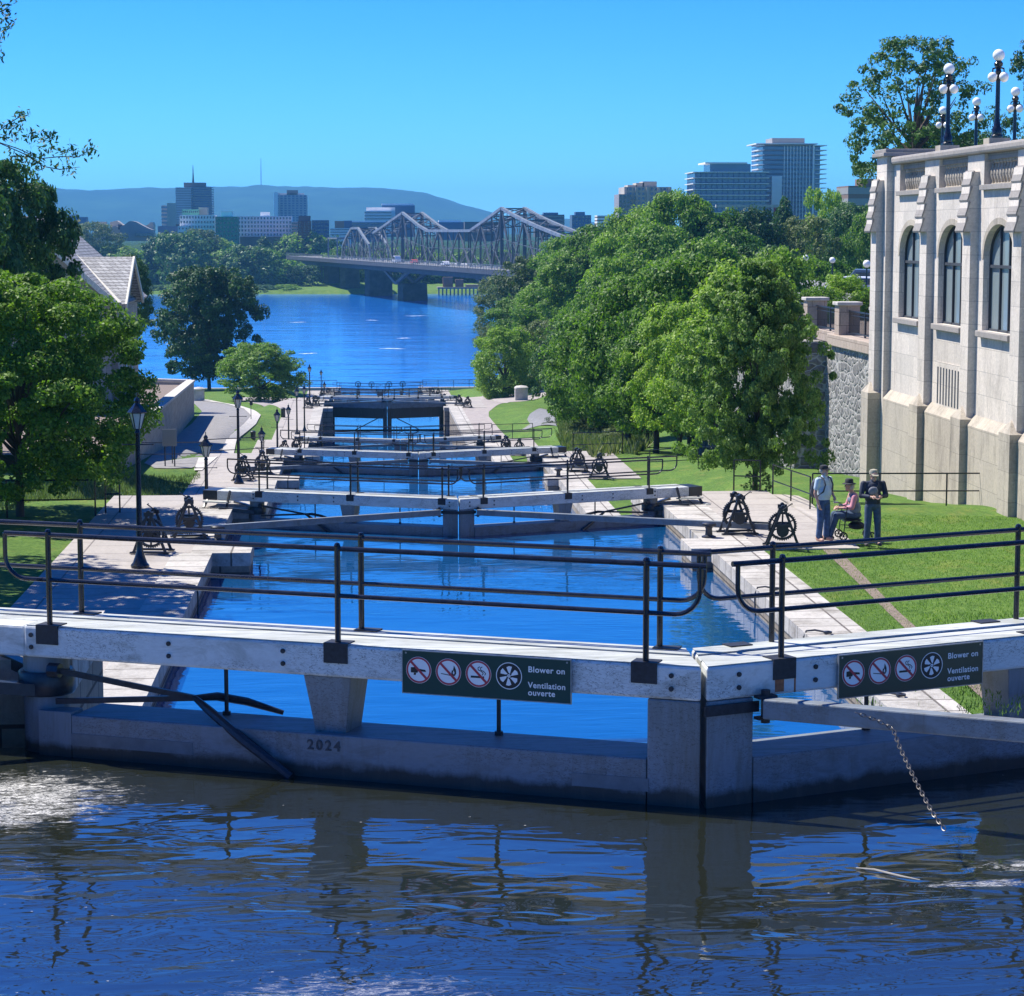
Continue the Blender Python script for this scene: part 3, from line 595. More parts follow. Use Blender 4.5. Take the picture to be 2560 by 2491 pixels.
# ---------------------------------------------------------------- signs
def make_sign(side,s0,label):
    X=leaf_xf(side); gx,gy,gt=GATES[0]; root=empty('warning_sign',(gx,gy,-gt)); tag(root,label,'sign','blower warning signs')
    Wd,H=1.36,.335; yo=-.02
    def P(x,y,z): # x along board left->right seen from the camera, y up from the bottom
        s=s0+Wd-x if side<0 else s0+x
        return X(Vector((s,yo-.013-z,-.335+y)))
    def B(mb,n,m,par=root): mb.v=[tuple(P(*p)) for p in mb.v]; return mb.build(n,m,par)
    mb=MB(); mb.box((0,0,-.012),(Wd,H,0)); bd=B(mb,'board',[M['sign_green']])
    mb=MB()
    for a,b in (((-.004,-.004,-.012),(Wd+.004,.004,.003)),((-.004,H-.004,-.012),(Wd+.004,H+.004,.003)),((-.004,.0045,-.012),(.003,H-.0045,.003)),((Wd-.003,.0045,-.012),(Wd+.004,H-.0045,.003))): mb.box(a,b)
    B(mb,'frame_edge',[M['steel']])
    def disc(cx,cy,r,z0,z1,n=40,r0=0,mi=0,mb=None): 
        o=len(mb.v); 
        for rr in (r0,r):
            for k in range(n): mb.v.append((cx+rr*math.cos(2*math.pi*k/n),cy+rr*math.sin(2*math.pi*k/n),z1))
        for k in range(n): mb.f.append((o+k,o+(k+1)%n,o+n+(k+1)%n,o+n+k)); mb.m.append(mi)
    def poly(mb,pts,z,mi): mb.add([(x,y,z) for x,y in pts],[tuple(range(len(pts)))],mi)
    cy=.185
    for i,cx in enumerate((.135,.378,.622)):
        mb=MB(); disc(cx,cy,.104,0,.002,mb=mb,mi=0)
        disc(cx,cy,.101,0,.0035,r0=.087,mb=mb,mi=1)
        if i==0:   # fuel nozzle / torch
            poly(mb,[(cx-.065,cy+.018),(cx-.02,cy+.024),(cx-.012,cy+.012),(cx+.055,cy+.004),(cx+.06,cy-.012),(cx-.005,cy-.008),(cx-.01,cy-.022),(cx-.065,cy-.022)],.003,2); poly(mb,[(cx-.04,cy-.023),(cx-.02,cy-.023),(cx-.025,cy-.04),(cx-.042,cy-.04)],.003,2)
        elif i==1: # match with flame
            poly(mb,[(cx-.06,cy-.012),(cx+.03,cy-.024),(cx+.03,cy-.031),(cx-.06,cy-.018)],.003,2)
            poly(mb,[(cx+.045,cy+.055),(cx+.062,cy+.02),(cx+.064,cy-.008),(cx+.052,cy-.028),(cx+.034,cy-.028),(cx+.024,cy-.008),(cx+.03,cy+.018),(cx+.038,cy+.012)],.003,2); poly(mb,[(cx+.044,cy+.015),(cx+.05,cy-.003),(cx+.047,cy-.016),(cx+.037,cy-.012),(cx+.038,cy+.002)],.0033,0)
        else:      # cigarette with smoke
            poly(mb,[(cx-.062,cy-.032),(cx+.028,cy-.032),(cx+.028,cy-.016),(cx-.062,cy-.016)],.003,2); poly(mb,[(cx+.034,cy-.032),(cx+.046,cy-.032),(cx+.046,cy-.016),(cx+.034,cy-.016)],.003,2)
            for ox in (0,.02):
                pts=[(cx+.03+ox-.0,cy-.008),(cx+.04+ox,cy+.006),(cx+.022+ox,cy+.022),(cx+.0+ox,cy+.03),(cx-.004+ox,cy+.048),(cx+.012+ox,cy+.056)]
                for (a,b),(c,d) in zip(pts,pts[1:]):
                    L=math.hypot(c-a,d-b); nx,ny=-(d-b)/L*.003,(c-a)/L*.003; poly(mb,[(a-nx,b-ny),(c-nx,d-ny),(c+nx,d+ny),(a+nx,b+ny)],.003,2)
        # bar from upper left to lower right
        c=.0066; q=.0885*.7071
        poly(mb,[(cx-q-c,cy+q-c),(cx+q-c,cy-q-c),(cx+q+c,cy-q+c),(cx-q+c,cy+q+c)],.004,1)
        B(mb,'prohibition_symbol',[M['sign_white'],M['sign_red'],M['sign_black']])
    mb=MB(); cx=.868; disc(cx,cy,.104,0,.002,r0=.098,mb=mb,mi=0); disc(cx,cy,.096,0,.0018,mb=mb,mi=1)
    for k in range(6):
        a=math.pi/2+k*math.pi/3; R2=lambda x,y:(cx+x*math.cos(a)-y*math.sin(a),cy+x*math.sin(a)+y*math.cos(a))
        poly(mb,[R2(.014,-.007),R2(.072,-.024),R2(.076,.0),R2(.066,.020),R2(.03,.006)],.003,0)
    disc(cx,cy,.013,0,.0034,mb=mb,mi=0,n=16); disc(cx,cy,.005,0,.004,mb=mb,mi=1,n=10)
    B(mb,'fan_symbol',[M['sign_white'],M['sign_black']])
    for txt,y,nm in (('Blower on',.225,'lettering'),('Ventilation',.105,'lettering'),('ouverte',.047,'lettering')):
        vs,fs=text_mesh(txt,.072,0.0,.0014,space=1.08); w=max(v[0] for v in vs); sc={'Blower on':.292,'Ventilation':.296,'ouverte':.215}[txt]/w
        mb=MB(); mb.add([(1.02+x*sc,y+yy*.88,.0025+zz) for x,yy,zz in vs],fs); B(mb,nm,[M['sign_white']])
    for (x,y) in ((.03,H-.02),(Wd-.03,H-.02)):
        mb=MB(); disc(x,y,.008,0,.004,n=10,mb=mb); B(mb,'screw',[M['steel']])
    return root
make_sign(-1,1.02,'dark green blower warning sign fixed on the left leaf of the nearest gate')
make_sign(1,1.17,'dark green blower warning sign on the right leaf of the nearest gate')
# chain hanging from the near spar into the water
def chain():
    mb=MB(); P=[atD(2140,1782,15.75),atD(2190,1800,15.72),atD(2232,1822,15.66),atD(2250,1870,15.5),atD(2290,1955,15.2),atD(2330,2030,14.95),atD(2362,2075,14.8)]
    P=[Vector(p) for p in P]
    L=[0]
    for a,b in zip(P,P[1:]): L.append(L[-1]+(b-a).length)
    n=int(L[-1]/.034); prev=None
    def at(l):
        for i in range(len(L)-1):
            if l<=L[i+1]: return P[i].lerp(P[i+1],(l-L[i])/(L[i+1]-L[i]))
        return P[-1]
    for k in range(n):
        c=at((k+.5)*L[-1]/n); d=(at((k+1)*L[-1]/n)-at(k*L[-1]/n)).normalized()
        side=d.cross(Vector((0,1,0))).normalized(); oth=d.cross(side)
        w=side if k%2 else oth; w=(w+oth*.35*(1 if k%2 else 0)).normalized()
        pts=[c+d*.025*math.cos(t)+w*.014*math.sin(t) for t in [2*math.pi*i/10 for i in range(11)]]
        mb.tube(pts,.0036,5,0,False)
    mb.build('chain',[M['chain']],None,True,label='steel link chain hanging from the near right spar down into the water',cat='chain')
chain()
# boom pole floating beside the chain
mb=MB(); a=atH(2140,2170,-4.26); b=atH(2300,2200,-4.26); mb.tube([a,a.lerp(b,.3)+Vector((.0,.03,.004)),a.lerp(b,.7)+Vector((0,-.01,.003)),b],[.004,.008,.007,.003],6); mb.build('floating_stick',[M['seed']],None,True,label='thin pale stick floating on the dark water below the chain',cat='stick')
# ---------------------------------------------------------------- winches, bollards, mooring ropes
def make_winch():
    r=empty('lock_winch',(0,0,0)); tag(r,'x','lock winch','cast iron winches beside the gates')
    for y in (-.3,.3):
        mb=MB()
        mb.bar((-.42,y,0),(-.03,y,1.0),.05,.065); mb.bar((.42,y,0),(.03,y,1.0),.05,.065); mb.bar((-.2,y,.55),(.2,y,.55),.06,.07); mb.box((-.12,y-.05,.93),(.12,y+.05,1.03)); mb.box((-.5,y-.06,0),(-.34,y+.06,.04)); mb.box((.34,y-.06,0),(.5,y+.06,.04))
        mb.lathe([(.06,-.07),(.06,.07)],(0,y,1.02),10,0,'y'); mb.build('side_frame',[M['iron']],r)
    mb=MB(); mb.disc((0,.12,.5),.30,.36,36,(0,1,0),.06)
    for a in range(6): mb.bar((0,.15,.5),(.32*math.cos(a*math.pi/3+.5),.15,.5+.32*math.sin(a*math.pi/3+.5)),.045,.03)
    for a in range(40): c,s_=math.cos(a*math.pi/20),math.sin(a*math.pi/20); mb.box((.37*c-.012,.12,.5+.37*s_-.012),(.37*c+.012,.18,.5+.37*s_+.012))
    mb.lathe([(.07,.08),(.07,.22)],(0,0,.5),10,0,'y'); mb.build('gear_wheel',[M['iron']],r)
    mb=MB(); mb.lathe([(.16,-.26),(.16,-.23),(.09,-.22),(.09,.07),(.15,.08),(.15,.11)],(0,0,.42),18,0,'y'); mb.build('drum',[M['iron']],r,True)
    mb=MB(); mb.tube([(0,-.35,.98),(0,-.42,.98),(.22,-.44,1.14),(.22,-.56,1.14)],.016,6); mb.tube([(0,-.32,.98),(0,.35,.98)],.03,8); mb.build('crank',[M['iron']],r,True)
    mb=MB(); mb.bar((-.45,-.3,.03),(.45,-.3,.03),.08,.05); mb.bar((-.45,.3,.03),(.45,.3,.03),.08,.05); mb.build('base_rail',[M['iron']],r); return r
wn=make_winch(); first=True
for k in range(1,7):
    gx,gy,gt=GATES[k]; z=-COP[k]
    for side in (-1,1):
        for j in (0,1):
            o=wn if first else copy_tree(wn); first=False
            x=gx+side*(6.55+ (.55 if j==0 else -.1)); y=gy-5.25+j*2.3-.6
            o.scale=(.88,.88,.9); o.location=(x,y,z); o.rotation_euler=(0,0,(.1 if j else -.15)+(0 if side>0 else math.pi))
            o['label']=f"{'nearer' if j==0 else 'farther'} black toothed winch on the {'left' if side<0 else 'right'} bank at the {NAMES[k]} gate"
def bollard(x,y,z,label,sc=1):
    mb=MB(); mb.lathe([(.17,0),(.17,.03),(.09,.06),(.075,.2),(.10,.25),(.165,.28),(.165,.33),(.12,.36),(.01,.37)],(0,0,0),14); o=mb.build('mooring_bollard',[M['iron']],None,True,label=label,cat='bollard',group='mooring bollards on the coping'); o.location=(x,y,z); o.scale=(sc,sc,sc)
for k,(px_,py_,l) in enumerate([(1772,1344,'black mushroom bollard on the right coping before the second gate'),(545,1352,'black mushroom bollard on the left coping before the second gate'),(1396,1193,'black bollard on the right coping before the third gate')]):
    zz=-7.1 if k<2 else -9.78; p=atH(px_,py_,zz); bollard(p.x,p.y,zz,l)
for (x,y,zt,drop,l) in ((7.9,44.5,-7.1,.5,'nearest to the people'),(7.9,39.5,-7.1,.5,'in the middle of the right wall'),(7.9,36.4,-7.1,.5,'nearest on the right wall'),(-3.35,31.5,-7.1,.5,'nearest on the left wall'),(-3.35,45.5,-7.1,.5,'on the left wall by the lamp post'),(7.9,69,-9.78,.5,'on the right wall of the second chamber'),(7.9,75,-9.78,.5,'farther on the right wall of the second chamber'),(7.9,34,-7.1,.5,'just beyond the sign on the right wall')):
    s_=1 if x>0 else -1
    mb=MB(); mb.tube([(x+s_*.35,y-.15,zt+.03),(x+s_*.15,y,zt+.05),(x+s_*.0,y+.03,zt+.03),(x-s_*.05,y+.05,zt-.12),(x-s_*.06,y-.05,zt-.4),(x-s_*.05,y-.2,zt-.75)],.018,6)
    mb.disc((x+s_*.35,y-.15,zt+.02),.05,.08,10,(0,0,1),.03); mb.build('mooring_cable',[M['iron']],None,True,label='dark mooring cable hooked over the coping, '+l,cat='mooring cable',group='mooring cables over the coping')
# splintered planks on the coping
mb=MB(); 
for (a,b) in (((8.1,38.3),(9.0,38.0)),((8.2,38.0),(9.15,38.15)),((8.45,37.7),(9.0,37.85)),((8.7,38.4),(9.4,38.6))): mb.bar((a[0],a[1],-7.06),(b[0],b[1],-7.05),.07,.03)
mb.build('broken_boards',[M['seed']],None,label='small heap of broken brown boards lying on the right coping edge by the lawn',cat='boards')
# ---------------------------------------------------------------- lamp posts along the left bank
def make_lamp():
    r=empty('lamp_post',(0,0,0)); tag(r,'x','lamp post','lantern lamp posts along the left bank')
    mb=MB(); mb.lathe([(.20,0),(.20,.04),(.15,.10),(.11,.22),(.075,.34),(.062,.5),(.05,2.85),(.065,2.87),(.03,2.98)],(0,0,0),14); mb.build('post',[M['rail']],r,True)
    mb=MB(); mb.tube([(-.32,0,2.62),(.32,0,2.62)],.013,6); mb.sphere((-.32,0,2.62),.022,6); mb.sphere((.32,0,2.62),.022,6); mb.build('ladder_bar',[M['rail']],r,True)
    mb=MB(); mb.lathe([(.075,2.96),(.165,3.29)],(0,0,0),6); gl=mb.build('lantern_glass',[M['lantern_glass']],r)
    mb=MB()
    for k in range(6):
        a=2*math.pi*k/6; mb.bar((.08*math.cos(a),.08*math.sin(a),2.95),(.172*math.cos(a),.172*math.sin(a),3.30),.016)
    mb.lathe([(.21,3.29),(.21,3.31),(.10,3.44),(.055,3.50),(.07,3.55),(.05,3.60),(.015,3.63),(.012,3.72),(.002,3.73)],(0,0,0),6); mb.build('lantern_cap',[M['rail']],r); return r
lp=make_lamp()
LL=[(-4.72,48.4,'nearest tall black lantern lamp post on the left path'),(-4.72,69.5,'second black lantern lamp post, seen behind the end of the second gate'),(-4.78,89,'third black lantern lamp post from the viewer on the left bank'),(-5.0,115,'fourth black lantern lamp post from the viewer on the left bank'),(-4.65,127,'fifth black lantern lamp post from the viewer on the left bank'),(-5.0,158,'sixth black lantern lamp post from the viewer on the left bank'),(-4.92,176,'seventh black lantern lamp post, on the plaza edge'),(-4.4,178.5,'eighth black lantern lamp post, tallest looking one on the plaza'),(-4.58,206,'ninth lamp post, standing against the blue river'),(-3.97,252,'tenth lamp post, small against the river'),(-4.7,274,'farthest lamp post before the river quay')]
for i,(x,y,l) in enumerate(LL):
    o=lp if i==0 else copy_tree(lp); o.location=(x,y,stepz(y)); o['label']=l
# ---------------------------------------------------------------- pipe railings on the banks
def pipe_rail(px,y,hts,label,posts=None,closed=True,name='pipe_railing',pts3=None,r=.02,h=.95):
    P=pts3 or [atG(*q) for q in px]; mb=MB()
    P=[Vector(p) for p in P]
    top=[p+Vector((0,0,h)) for p in P]; mid=[p+Vector((0,0,h*.48)) for p in P]
    root=empty(name,P[0]); tag(root,label,'railing','pipe railings on the banks'); O=P[0]
    mb.tube([p-O for p in top],r,8); mb.build('top_rail',[M['rail']],root,True); mb=MB(); mb.tube([p-O for p in mid],r*.9,8); mb.build('mid_rail',[M['rail']],root,True)
    for i,(a,b) in enumerate(zip(P,P[1:])):
        n=max(1,round((b-a).length/1.9))
        for k in range(n+(1 if i==len(P)-2 else 0)):
            q=a.lerp(b,k/n); mb=MB(); mb.tube([q-O,q-O+Vector((0,0,h))],r*1.1,8); mb.build('rail_post',[M['rail']],root,True)
    return root
G=lambda X,D:Vector((X,D,ground(X,D)))
pipe_rail(None,0,0,'black pipe railing on the left lawn in front of the big maple',pts3=[G(-11,56.8),G(-6.7,57.5)])
pipe_rail(None,0,0,'short black railing with stile at the end of the left lawn railing',pts3=[G(-6.5,58),G(-6.15,58.1)],h=1.1)
pipe_rail(None,0,0,'black pipe railing along the left lawn by the road, behind the lamp posts',pts3=[G(-9.5,98),G(-6.6,97)])
pipe_rail(None,0,0,'black pipe railing at the left edge of the third gate platform',pts3=[Vector((-6.6,97.5,-9.78)),Vector((-4.2,98.6,-9.78))])
pipe_rail(None,0,0,'long black pipe railing on the lawn in front of the pale stone building',pts3=[Vector((11.9,59,-7.24)),Vector((17.3,59,-7.27))],h=.9)
pipe_rail(None,0,0,'short black hand railing beside the steps at the right platform',pts3=[Vector((11.3,61.5,-7.2)),Vector((11.6,57.8,-7.15))],h=.85)
pipe_rail(None,0,0,'short black railing with slanting stay left of the people',pts3=[Vector((10.3,62,-7.12)),Vector((11.0,61.8,-7.12))],h=.85)
pipe_rail(None,0,0,'black pipe railing under the trees behind the right lawn',pts3=[G(11.8,92),G(15.5,90),G(20,86)],h=.95)
pipe_rail(None,0,0,'black pipe railing at the right end of the third gate platform',pts3=[Vector((9.3,99,-9.78)),Vector((11.6,100,-9.8))],h=1.0)
pipe_rail(None,0,0,'black pipe railing at the right end of the fourth gate platform',pts3=[Vector((8.5,146.5,-13.4)),Vector((11.2,147.5,-13.42))],h=1.0)
pipe_rail(None,0,0,'black railing along the river quay left of the locks',pts3=[Vector((-14,292.5,-19.95)),Vector((-3,292.5,-19.95))],h=1.0,r=.03)
pipe_rail(None,0,0,'black railing along the river quay right of the locks',pts3=[Vector((8,292.5,-19.95)),Vector((20,292.5,-19.95))],h=1.0,r=.03)
# stone gate pillars at the foot
for (x,y,D,w,l) in ((420,1003,236,1.45,'low stone cabinet pillar left of the small light tree'),(497,1003,236,1.15,'rounded stone pillar between the road and the small light tree'),(1303,1001,236,1.25,'rounded pale stone pillar on the right before the round tree')):
    p=atG(x,y); r=empty('stone_pillar',p); tag(r,l,'stone pillar'); h=1.15
    mb=MB(); mb.box((-w/2,-.5,-.3),(w/2,.5,h)); mb.build('pillar_body',[M['kerb']],r,False,.02); mb=MB(); mb.lathe([(w*.56,0),(w*.56,.12),(w*.4,.26),(w*.1,.31)],(0,0,h+.002),4 if w>1.3 else 16); mb.build('pillar_cap',[M['kerb']],r,True)
# small signs and bins along the road
for (x,y,h,l,nm) in ((425,1168,1.6,'grey information panel on posts beside the shaded road','information_panel'),(633,1100,.6,'small dark bin on the grass strip by the road','bin'),(708,1045,.8,'dark litter bin at the plaza edge','bin'),(634,1052,1.6,'small dark plate on a thin pole by the kerb','sign_post')):
    p=atG(x,y); r=empty(nm,p); tag(r,l,'bin' if nm=='bin' else 'sign')
    if nm=='bin': mb=MB(); mb.lathe([(.16,0),(.19,.05),(.19,h-.1),(.21,h-.09),(.21,h),(.1,h+.08)],(0,0,0),12); mb.build('bin_body',[M['iron']],r,True)
    else:
        mb=MB(); mb.tube([(-.2,0,0),(-.2,0,h)],.03,6); 
        if nm!='sign_post': mb.tube([(.2,0,0),(.2,0,h)],.03,6)
        mb.build('pole',[M['iron']],r,True); mb=MB(); mb.box((-.3,-.04,h*.55 if nm!='sign_post' else h-.35),(.3 if nm!='sign_post' else -.05,-.01,h)); mb.build('panel',[M['b_grey'] if nm!='sign_post' else M['iron']],r,False,.005)
# stone retaining wall beside the road
P=[atG(372,1150),atG(487,1035)]
z0=P[0].z; 
mb=MB(); A=Vector((-9.6,96,0)); 
a=atG(300,1180); b=atG(486,1040); c=b+Vector((-6,6,0))
ta=atD(340,1075,a.y).z; tb=atD(475,948,b.y).z
da=(b-a).normalized(); nn=Vector((-da.y,da.x,0))*.5
zA=max(a.z+1.0,atD(300,1110,a.y).z); zB=atD(474,955,b.y).z
mb.add([(a.x,a.y,a.z-2),(b.x,b.y,b.z-2),(b.x+nn.x,b.y+nn.y,b.z-2),(a.x+nn.x,a.y+nn.y,a.z-2),(a.x,a.y,zA),(b.x,b.y,zB),(b.x+nn.x,b.y+nn.y,zB),(a.x+nn.x,a.y+nn.y,zA)],[(0,3,2,1),(4,5,6,7),(0,1,5,4),(1,2,6,5),(2,3,7,6),(3,0,4,7)],0)
c1=(b.x-14,b.y+1,0); 
mb.add([(b.x+nn.x,b.y+nn.y,b.z-2),(c1[0],c1[1]+.5,b.z-2),(c1[0],c1[1],b.z-2),(b.x+nn.x-.4,b.y+nn.y-.5,b.z-2),(b.x+nn.x,b.y+nn.y,zB-.001),(c1[0],c1[1]+.5,zB+.4),(c1[0],c1[1],zB+.4),(b.x+nn.x-.4,b.y+nn.y-.5,zB-.001)],[(0,3,2,1),(4,5,6,7),(0,1,5,4),(1,2,6,5),(2,3,7,6),(3,0,4,7)],0)
rw=empty('retaining_wall',(0,0,0)); tag(rw,'tall brown stone retaining wall with sloping pale coping beside the road','retaining wall')
mb.build('wall_body',[M['museum_stone']],rw)
mb=MB(); mb.bar(Vector((a.x,a.y,zA+.08))+nn*.5,Vector((b.x,b.y,zB+.08))+nn*.5,.7,.16); mb.bar(Vector((b.x,b.y,zB+.09))+nn*.5,(c1[0],c1[1]+.2,zB+.5),.7,.16); mb.build('coping',[M['kerb']],rw)
mb=MB(); mb.add([(a.x+nn.x,a.y+nn.y,zA-.5),(b.x+nn.x,b.y+nn.y,zB-.25),(c1[0],c1[1],zB-.1),(a.x-12,a.y+1,zA-.3)],[(0,1,2,3)]); mb.build('earth_fill',[M['dirt']],rw)
# ---------------------------------------------------------------- pale stone building on the right
XW=16.6; BX0,BX1=44.0,70.0
bld=empty('stone_building',(XW,60,-8)); tag(bld,'pale limestone building with buttresses, tall arched windows and a balustraded parapet on the right','building')
O=Vector((XW,60,-8))
def BB(mb,n,m,par=bld,sm=False,bev=0,**t): 
    mb.v=[tuple(Vector(p)-O) for p in mb.v]; return mb.build(n,m,par,sm,bev,**t)
BAY=4.75; CEN=[68.0-BAY*i for i in range(6)]; BUT=[65.62-BAY*i for i in range(5)]
def arch_pts(c,hw,spring,rise,n=16): return [(c-hw*math.cos(math.pi*i/n),spring+rise*math.sin(math.pi*i/n)**.9) for i in range(n+1)]
mb=MB(); zlo=-12; ztop=1.18; hw=1.42; sp,ri,sill=-.72,.92,-2.62
def q(a,b,c,d,x=XW): mb.add([(x,)+a,(x,)+b,(x,)+c,(x,)+d],[(0,1,2,3)])
edges=[]
for c in CEN:
    d0,d1=c-BAY/2,c+BAY/2
    q((d0,zlo),(c-hw,zlo),(c-hw,ztop),(d0,ztop)); q((c+hw,zlo),(d1,zlo),(d1,ztop),(c+hw,ztop)); q((c-hw,zlo),(c+hw,zlo),(c+hw,sill),(c-hw,sill))
    A=arch_pts(c,hw,sp,ri)
    for (a,b),(e,f) in zip(A,A[1:]): mb.add([(XW,a,b),(XW,e,f),(XW,e,ztop),(XW,a,ztop)],[(0,1,2,3)])
    ins=.24; P=[(c-hw,sill)]+A+[(c+hw,sill)]
    for (a,b),(e,f) in zip(P,P[1:]): mb.add([(XW,a,b),(XW+ins,a,b),(XW+ins,e,f),(XW,e,f)],[(0,1,2,3)])
    mb.add([(XW,c-hw,sill),(XW,c+hw,sill),(XW+ins,c+hw,sill),(XW+ins,c-hw,sill)],[(0,1,2,3)])
# piers between the balustrade openings, back of the recesses
for c in CEN:
    o0,o1=c-1.55,c+1.55; d0,d1=c-BAY/2,c+BAY/2
    mb.box((XW,d0+.001,ztop),(XW+.6,o0,2.06)); mb.box((XW,o1,ztop),(XW+.6,d1-.001,2.06))
    mb.add([(XW,o0,1.18),(XW+.6,o0,1.18),(XW+.6,o1,1.18),(XW,o1,1.18)],[(0,1,2,3)])
    mb.add([(XW+.55,o0,1.18),(XW+.55,o0,2.06),(XW+.55,o1,2.06),(XW+.55,o1,1.18)],[(0,1,2,3)])
d_end=CEN[0]+BAY/2
mb.add([(XW,d_end,zlo),(XW+25,d_end,zlo),(XW+25,d_end,2.06),(XW,d_end,2.06)],[(0,1,2,3)])
yb=CEN[-1]-BAY/2
mb.add([(XW,yb,zlo),(XW+25,yb,zlo),(XW+25,yb,2.06),(XW,yb,2.06)],[(0,1,2,3)])
mb.add([(XW+.6,yb,1.5),(XW+25,yb,1.5),(XW+25,d_end,1.5),(XW+.6,d_end,1.5)],[(0,1,2,3)])
BB(mb,'wall',[M['ashlar']])
mb=MB(); mb.box((XW-.22,yb,zlo),(XW-.003,d_end,-5.2)); mb.prism([(XW-.22,yb,-5.197),(XW-.003,yb,-5.197),(XW-.003,yb,-4.92)],(0,d_end-yb,0)); BB(mb,'plinth',[M['plinth']])
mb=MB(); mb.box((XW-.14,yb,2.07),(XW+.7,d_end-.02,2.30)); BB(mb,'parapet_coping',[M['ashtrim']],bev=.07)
for c in CEN:
    # archivolt ring
    mb=MB(); A=arch_pts(c,hw,sp,ri); A2=arch_pts(c,hw+.17,sp,ri+.17)
    for i in range(len(A)-1):
        a,b,e,f=A[i],A[i+1],A2[i+1],A2[i]
        mb.add([(XW-.012,*a),(XW-.012,*b),(XW-.012,*e),(XW-.012,*f),(XW-.001,*f),(XW-.001,*e)],[(0,1,2,3),(3,2,5,4)])
    BB(mb,'arch_stones',[M['plinth']])
    w=MB(); A=arch_pts(c,hw-.002,sp,ri-.002); w.add([(XW+.22,c-hw+.002,sill+.002)]+[(XW+.22,a,b) for a,b in A]+[(XW+.22,c+hw-.002,sill+.002)],[tuple(range(len(A)+2))]); win=BB(w,'window',[M['glass']])
    f=MB()
    for x in (-.42,.42): 
        zt=sp+ri*math.sin(math.acos(abs(x)/hw))**.9; f.box((XW+.16,c+x-.03,sill),(XW+.215,c+x+.03,zt-.02))
    f.box((XW+.155,c-hw+.03,-.95),(XW+.219,c+hw-.03,-.87))
    P=[(c-hw+.03,sill)]+arch_pts(c,hw-.03,sp,ri-.03)+[(c+hw-.03,sill)]
    for (a,b),(e,g) in zip(P,P[1:]): f.bar((XW+.19,a,b),(XW+.19,e,g),.05,.06)
    f.box((XW+.16,c-hw,sill+.001),(XW+.218,c+hw,sill+.06)); fr=BB(f,'frame',[M['bridge_dark']]); fr.parent=win
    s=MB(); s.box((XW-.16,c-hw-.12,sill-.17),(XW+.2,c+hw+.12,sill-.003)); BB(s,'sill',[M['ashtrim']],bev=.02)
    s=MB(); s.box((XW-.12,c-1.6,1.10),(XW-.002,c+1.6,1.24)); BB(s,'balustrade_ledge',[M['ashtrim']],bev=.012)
    for i in range(11):
        y=c-1.4+2.8*i/10
        b=MB(); b.lathe([(.075,1.181),(.075,1.27),(.045,1.29),(.05,1.36),(.098,1.5),(.085,1.62),(.05,1.74),(.045,1.8),(.075,1.82),(.075,1.9)],(XW+.22,y,0),10); BB(b,'baluster',[M['plinth']],sm=True)
    s=MB(); s.box((XW+.1,c-1.55,1.901),(XW+.36,c+1.55,2.06)); BB(s,'balustrade_rail',[M['ashtrim']])
def buttress(y,w,base,x0=XW):
    mb=MB(); h=w/2
    mb.box((x0-.42,y-h-.1,zlo),(x0-.004,y+h+.1,-5.05)); mb.add([(x0-.42,y-h-.1,-5.047),(x0-.42,y+h+.1,-5.047),(x0-.004,y+h+.1,-5.047),(x0-.004,y-h-.1,-5.047),(x0-.25,y,-4.72),(x0-.004,y,-4.72)],[(0,1,4),(1,2,5,4),(2,3,5),(3,0,4,5)])
    r=BB(mb,'buttress_foot',[M['plinth']])
    mb=MB(); mb.box((x0-.22,y-h,-5.02),(x0-.002,y+h,1.6)); mb.prism([(x0-.40,y-h,.0),(x0-.22,y-h,.0),(x0-.22,y-h,1.6)],(0,2*h,0)); BB(mb,'buttress',[M['ashlar']])
    for i in range(4):
        z=0+i*.41; p=.42-i*.05
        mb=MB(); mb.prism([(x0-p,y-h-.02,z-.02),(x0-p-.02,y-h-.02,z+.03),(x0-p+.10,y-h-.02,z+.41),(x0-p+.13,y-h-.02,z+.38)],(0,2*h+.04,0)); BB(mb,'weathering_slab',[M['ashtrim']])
for y in BUT: buttress(y,.8,0)
# corner pier
mb=MB(); mb.box((XW-.22,d_end+.003,zlo),(XW+25,71.75,2.32)); BB(mb,'corner_pier',[M['ashlar']])
mb=MB(); mb.box((XW-.36,d_end-.12,2.323),(XW+25,71.9,2.44)); mb.box((XW-.28,d_end-.05,2.443),(XW+25,71.85,2.56)); BB(mb,'corner_cap',[M['ashtrim']],bev=.02)
buttress(71.1,.75,0,XW-.22)
# ventilation grille
mb=MB(); c=CEN[1]; mb.box((XW-.02,c-1.3,-5.0),(XW-.001,c+1.3,-3.70))
g=BB(mb,'vent_panel',[M['ashlar']]); 
for i in range(8):
    mb=MB(); y=c-1.12+i*2.24/7; mb.box((XW-.024,y-.07,-4.9),(XW-.021,y+.07,-3.85)); o=BB(mb,'vent_slot',[M['bridge_dark']]); 
